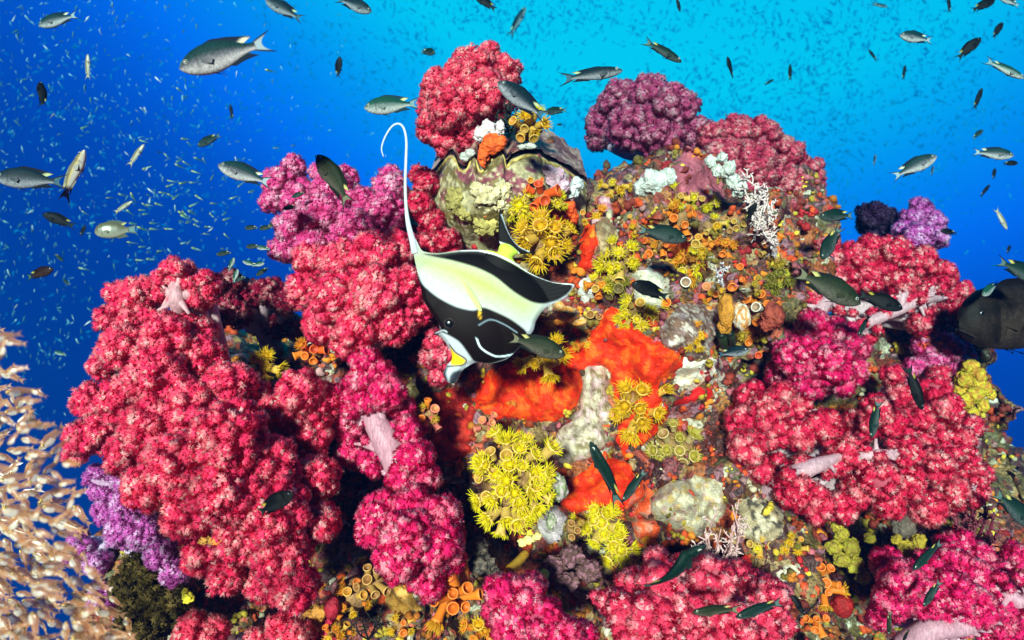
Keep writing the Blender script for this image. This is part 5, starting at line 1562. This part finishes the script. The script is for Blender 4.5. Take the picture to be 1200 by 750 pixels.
def far_school():
    s0 = fry_mesh((.012, .13, .26), (.04, .22, .38))  # dark water blue: haze fade and lost strobe light painted into the fish
    V0 = np.concatenate(s0.V); F0 = np.concatenate(s0.F); C0 = np.concatenate(s0.C)
    VV, FF, CC = [], [], []
    k = 0
    target = 5200
    while k < target:
        x, y = rng.uniform(-40, 1240), rng.uniform(-40, 420)
        # thick in the bright water, thinning out down and to the dark side
        w = math.exp(-((x - 900) / 330) ** 2 - ((y - 90) / 150) ** 2) + .5 * math.exp(-((x - 560) / 300) ** 2 - ((y - 60) / 110) ** 2) + .22 * math.exp(-((x - 150) / 220) ** 2 - ((y - 180) / 190) ** 2) + .04
        if rng.uniform() > w:
            continue
        if mnoise.noise(Vector((x * .012, y * .018, 3.3))) < rng.uniform(-.5, .25):
            continue
        d = rng.uniform(7.0, 19.0)
        L = rng.uniform(4, 8.5) * M(d) * (1.2 if d < 9 else 1.0)
        a = 1.1 + 3.4 * mnoise.noise(Vector((x * .006, y * .009, 8.1))) + rng.normal(0, .35) + (math.pi / 2.2 if rng.uniform() < .3 else 0)
        R = np.array(axis_frame((math.cos(a), rng.normal(0, .4), math.sin(a)), rng.normal(0, .5)))
        VV.append(V0 @ R.T * L * np.array([1, 1, 1]) + P(x, y, d)); FF.append(F0 + k * len(V0)); CC.append(C0)
        k += 1
    o = obj("fish_school", mesh_np("fish_school", np.concatenate(VV), np.concatenate(FF), np.concatenate(CC), MAT_TINY))
    tag(o, "vast far school of tiny dark fish filling the bright water", "fish school", None, "stuff")
far_school()

def far_glints():
    s0 = fry_mesh((.20, .45, .50), (.50, .70, .70))
    V0 = np.concatenate(s0.V); F0 = np.concatenate(s0.F); C0 = np.concatenate(s0.C)
    VV, FF, CC = [], [], []
    for k in range(850):
        x, y = abs(rng.normal(0, 190)) - 10, rng.uniform(-10, 520)
        if x > 100 and y > 330:
            y -= 250
        d = rng.uniform(1.9, 4.5)
        L = rng.uniform(2.5, 6.5) * M(d)
        a = rng.choice([1.5, 1.2, .6, 2.2]) + rng.normal(0, .4)
        R = np.array(axis_frame((math.cos(a), rng.normal(0, .5), math.sin(a)), rng.normal(0, .5)))
        VV.append(V0 @ R.T * L + P(x, y, d)); FF.append(F0 + k * len(V0)); CC.append(C0 * rng.uniform(.25, 1.0))
    o = obj("fish_fry_cloud", mesh_np("fish_fry_cloud", np.concatenate(VV), np.concatenate(FF), np.concatenate(CC), MAT_SILVER))
    tag(o, "haze of minute glinting fry in the deep blue water", "fish fry", None, "stuff")
far_glints()

# ------------------------------------------------------------------ the banded fish with the long filament (hero)
MAT_IDOL = vcol_mat("banded_fish_skin", scales=700, rough=0.55, spec=0.06, vary=0.06, vscale=150, bump=0.05, bscale=900)
def Z(pts):
    """points read off an enlarged view of the photograph -> photo pixels"""
    return [(430 + x / 2.273, 130 + y / 2.273) for x, y in pts]
def smooth_poly(p, n=6):
    p = np.array(p, float)
    pc = np.concatenate([p[-1:], p, p[:2]])
    out = []
    for i in range(1, len(pc) - 2):
        a, b, c, d = pc[i - 1], pc[i], pc[i + 1], pc[i + 2]
        for u in np.linspace(0, 1, n, endpoint=False):
            m0, m1 = (c - a) * .4, (d - b) * .4
            out.append((2 * u ** 3 - 3 * u * u + 1) * b + (u ** 3 - 2 * u * u + u) * m0 + (3 * u * u - 2 * u ** 3) * c + (u ** 3 - u * u) * m1)
    return out
IDOL_D = .84
def idol():
    d0 = IDOL_D
    m = M(d0)
    root = P(560, 360, d0)
    t = empty("banded_fish", root)
    tag(t, "black white and yellow banded disc shaped fish with a long trailing dorsal filament", "fish")
    body = Z([(226, 726), (214, 722), (204, 700), (212, 678), (226, 662), (224, 642), (210, 618), (196, 602), (181, 597), (180, 591), (194, 582), (190, 566), (176, 546), (163, 526), (150, 505), (144, 476), (138, 450), (134, 428),
              (127, 395), (121, 362), (117, 340), (129, 340), (137, 356), (150, 374), (190, 379), (240, 372), (290, 370), (330, 372), (348, 376),
              (352, 362), (360, 352), (382, 356), (404, 376), (392, 386), (388, 392), (400, 408), (428, 428), (460, 444), (500, 457), (548, 461), (551, 468), (534, 492), (510, 508), (488, 516), (466, 536), (450, 562), (444, 585), (424, 612), (392, 645), (370, 662), (330, 673), (296, 670), (280, 674), (258, 688), (246, 706), (238, 722)])
    outline = smooth_poly(body, 4)
    pts, q, dist = grid_in_poly(outline, 1.15)
    # half thickness: deep trunk behind the head, thin fins
    T = np.zeros(len(pts))
    def lens(cx, cy, ax, ay, ang, h, p=.5):
        c, s_ = math.cos(math.radians(ang)), math.sin(math.radians(ang))
        dx, dy = pts[:, 0] - cx, pts[:, 1] - cy
        u = (dx * c + dy * s_) / ax; v = (-dx * s_ + dy * c) / ay
        return h * np.clip(1 - u * u - v * v, 0, 1) ** p
    T = np.maximum.reduce([lens(560, 360, 88, 62, 12, 15, .8), lens(550, 375, 60, 52, 30, 18, .7), lens(530, 430, 16, 34, 25, 7, .6), lens(590, 310, 26, 40, 30, 6, .7)])
    edge = np.clip(dist / 5.0, 0, 1) ** .5
    half = (np.maximum(T, .9) * edge + .15 * (1 - edge)) * m
    ng = len(pts)
    base = np.array([P(x, y, d0) for x, y in pts])
    front = base.copy(); front[:, 1] -= half
    back = base.copy(); back[:, 1] += half
    # colours
    W_, Y_, K_, G_ = np.array([.40, .45, .50]), np.array([.33, .40, .035]), np.array([.0022, .0020, .0022]), np.array([.0055, .0030, .0028])
    C = np.tile(W_, (ng, 1))
    def soft(poly, w=1.0):
        pl = smooth_poly(Z(poly), 4)
        ins = in_poly(pts, np.array(pl))
        dd, _ = poly_dist(pts, pl)
        sd = np.where(ins, dd, -dd)
        return np.clip(sd / w * .5 + .5, 0, 1)[:, None]
    def paint(k, c):
        nonlocal C
        C = C * (1 - k) + np.asarray(c) * k
    def line(p, c, w):
        pl = spline(Z(p), len(p) * 6)
        best = np.full(ng, 1e9)
        for i in range(len(pl) - 1):
            a, b = pl[i], pl[i + 1]
            ab = b - a
            tt = np.clip(((pts - a) @ ab) / (ab @ ab + 1e-9), 0, 1)
            best = np.minimum(best, np.linalg.norm(pts - a - tt[:, None] * ab, axis=1))
        paint(np.clip((w - best) / .8 + .5, 0, 1)[:, None], c)
    # yellow wash across the middle
    paint(soft([(120, 385), (180, 385), (250, 398), (330, 430), (390, 475), (450, 515), (420, 545), (360, 520), (300, 500), (230, 460), (170, 430), (135, 410)], 16) * .82, Y_)
    paint(soft([(300, 365), (350, 345), (385, 355), (410, 380), (400, 400), (440, 430), (400, 425), (350, 395)], 3), (.40, .55, .06))
    # rear black band
    paint(soft([(150, 381), (190, 381), (240, 375), (290, 373), (335, 381), (390, 408), (440, 436), (495, 456), (546, 463), (538, 484), (510, 503), (470, 514), (435, 508), (390, 482), (340, 442), (290, 418), (230, 400), (185, 390)], 1.2), K_)
    line([(300, 372), (345, 384), (395, 408), (445, 436), (500, 455), (545, 461)], (.80, .88, .92), .9)
    line([(250, 372), (300, 372)], (.65, .75, .8), .5)
    # front black band
    paint(soft([(134, 432), (150, 462), (190, 496), (240, 522), (285, 532), (312, 524), (345, 536), (385, 556), (425, 588), (420, 616), (392, 646), (368, 663), (330, 674), (300, 671), (284, 664), (268, 640), (246, 612), (204, 590), (185, 598), (170, 560), (140, 500), (130, 450)], 1.2), G_)
    line([(150, 508), (166, 536), (182, 560), (196, 578)], W_, .9)
    line([(182, 592), (205, 584), (216, 588)], W_, .8)
    # bluish lines on the flank
    line([(294, 604), (304, 628), (326, 645), (352, 654), (392, 648)], (.62, .80, .90), 1.0)
    line([(300, 570), (330, 556), (365, 568), (400, 590)], (.16, .22, .28), .7)
    # snout: yellow saddle with black edge, dark tip
    paint(soft([(224, 628), (232, 640), (254, 656), (264, 664), (256, 674), (240, 676), (224, 672)], 1.0), (.80, .50, .01))
    line([(222, 622), (238, 642), (258, 655), (266, 665), (256, 676), (236, 678), (214, 680)], K_, .75)
    paint(soft([(202, 700), (208, 684), (216, 680), (212, 700), (218, 722), (206, 716)], 1.5), (.03, .04, .06))
    paint(soft([(232, 694), (254, 690), (248, 706), (236, 726), (222, 728), (222, 708)], 1.5), (.03, .035, .05))
    paint(soft([(176, 590), (190, 594), (192, 602), (178, 602)], 1.0), (.03, .03, .03))
    paint(soft([(300, 528), (306, 530), (306, 552), (299, 552)], 1.0), (.75, .42, .02))
    # dark shading hem of the gill cover
    line([(318, 530), (300, 552), (294, 580), (296, 604)], (.004, .004, .004), .8)
    ang = np.arctan2(pts[:, 1] - 365, pts[:, 0] - 540)
    fin = np.clip(1 - T / 3.0, 0, 1)
    C = C * (1 - (.30 * fin * (np.sin(ang * 150) * .5 + .5))[:, None]) + (.006 * fin * (np.sin(ang * 150 + 1) * .5 + .5))[:, None]
    sc = np.sin(pts[:, 0] * 2.2 + pts[:, 1] * .9) * np.sin(pts[:, 1] * 2.3 - pts[:, 0] * .8)
    C = np.clip(C * (1 + .07 * sc * (1 - fin))[:, None], 0, 1)
    V = np.concatenate([front, back]) - root
    F = np.concatenate([q, q[:, ::-1] + ng])
    rims = np.where(dist == 0)[0]
    me = mesh_np("banded_fish_body", V, F, np.concatenate([C, C]), MAT_IDOL)
    obj("body", me, t)
    # filament
    path = [(44, 122), (39, 100), (48, 70), (66, 42), (84, 34), (98, 46), (105, 80), (104, 130), (102, 190), (104, 250), (110, 300), (122, 348), (128, 380)]
    pp = spline(Z(path), 70)
    rr = np.interp(np.linspace(0, 1, 70), [0, .15, .45, .75, .9, 1], [.55, 1.0, 1.4, 2.0, 3.8, 4.5])
    pv = [P(x, y, d0 + .0) for x, y in pp]
    v, f = tube(pv, rr * m, 8)
    v[:, 1] = (v[:, 1] - d0) * .45 + d0
    obj("dorsal_filament", mesh_np("dorsal_filament", v - root, f, np.tile([.40, .45, .50], (len(v), 1)), MAT_IDOL), t)
    # tail fin
    tl = smooth_poly(Z([(354, 258), (362, 282), (372, 312), (386, 340), (404, 360), (428, 372), (452, 376), (432, 380), (404, 380), (380, 364), (354, 352), (350, 320)]), 5)
    p2, q2, d2 = grid_in_poly(tl, 1.2)
    b2 = np.array([P(x, y, d0) for x, y in p2])
    th = (.9 * np.clip(d2 / 3, 0, 1) ** .5 + .1) * m
    fr = b2.copy(); fr[:, 1] -= th; bk = b2.copy(); bk[:, 1] += th
    Ct = np.tile(K_, (len(p2), 1))
    e1 = spline(Z([(360, 278), (374, 314), (388, 340), (406, 360), (430, 373)]), 30)
    dd = np.min(np.linalg.norm(p2[:, None] - e1[None], axis=2), axis=1)
    k = np.clip(1.6 - dd, 0, 1)[:, None] * .8
    Ct = Ct * (1 - k) + np.array([.55, .7, .8]) * k
    e2 = spline(Z([(352, 352), (378, 362), (402, 380)]), 20)
    dd = np.min(np.linalg.norm(p2[:, None] - e2[None], axis=2), axis=1)
    k = np.clip(2.2 - dd, 0, 1)[:, None]
    Ct = Ct * (1 - k) + np.array([.7, .8, .8]) * k
    obj("tail_fin", mesh_np("banded_tail", np.concatenate([fr, bk]) - root, np.concatenate([q2, q2[:, ::-1] + len(p2)]), np.concatenate([Ct, Ct]), MAT_IDOL), t)
    # pectoral fin lying on the flank
    pf = smooth_poly(Z([(252, 452), (262, 456), (282, 484), (300, 512), (306, 532), (296, 530), (276, 500)]), 4)
    p3, q3, d3 = grid_in_poly(pf, 1.2)
    yy = np.array([P(x, y, d0 - 19.5 * m - (532 - (y - 130) * 2.273) * .05 * m) for x, y in p3])
    bk = yy.copy(); bk[:, 1] += .0012
    ray = np.sin(p3[:, 0] * 2.6 - p3[:, 1] * 1.6)[:, None] * .5 + .5
    C3 = np.array([.62, .72, .30]) * (1 - ray * .5) + np.array([.25, .3, .15]) * ray * .5
    obj("pectoral_fin", mesh_np("banded_pectoral", np.concatenate([yy, bk]) - root, np.concatenate([q3, q3[:, ::-1] + len(p3)]), np.concatenate([C3, C3]), MAT_FIN), t)
    # eye
    ex, ey = Z([(223, 566)])[0]
    v, f = ICO3
    hz = T[np.argmin((pts[:, 0] - ex) ** 2 + (pts[:, 1] - ey) ** 2)] * m
    for sd in (-1, 1):
        lat = v[:, 1] * sd
        Ce = np.tile([.016, .010, .008], (len(v), 1)); Ce[lat > .1] = (.05, .035, .03); Ce[lat > .55] = (.002, .003, .006)
        o = obj("eye", mesh_np("banded_eye", v * np.array([6.2, 3.2, 6.2]) * m, f, Ce, MAT_EYE), t)
        o.location = Vector(P(ex, ey, d0) + np.array([0, sd * (hz - .6 * m), 0]) - root)
idol()

# ------------------------------------------------------------------ the water itself
def haze():
    V = np.array([[x, y, z] for z in (-9.5, 13.5) for y in (-.35, 24.0) for x in (-21.0, 21.0)])
    F = np.array([[0, 2, 3, 1], [4, 5, 7, 6], [0, 1, 5, 4], [2, 6, 7, 3], [0, 4, 6, 2], [1, 3, 7, 5]])
    m = bpy.data.materials.new("sea_water")
    m.use_nodes = True
    t = m.node_tree
    t.nodes.remove(t.nodes["Principled BSDF"])
    pv = t.nodes.new("ShaderNodeVolumePrincipled")
    pv.inputs["Color"].default_value = (.001, .010, .045, 1)
    pv.inputs["Absorption Color"].default_value = (.14, .86, .98, 1)
    pv.inputs["Density"].default_value = HAZE
    t.links.new(pv.outputs[0], t.nodes["Material Output"].inputs["Volume"])
    o = obj("haze", mesh_np("haze", V, F, None, m, False))
    tag(o, "clear blue sea water filling the whole view", "water", None, "stuff")
HAZE = 0.30
haze()
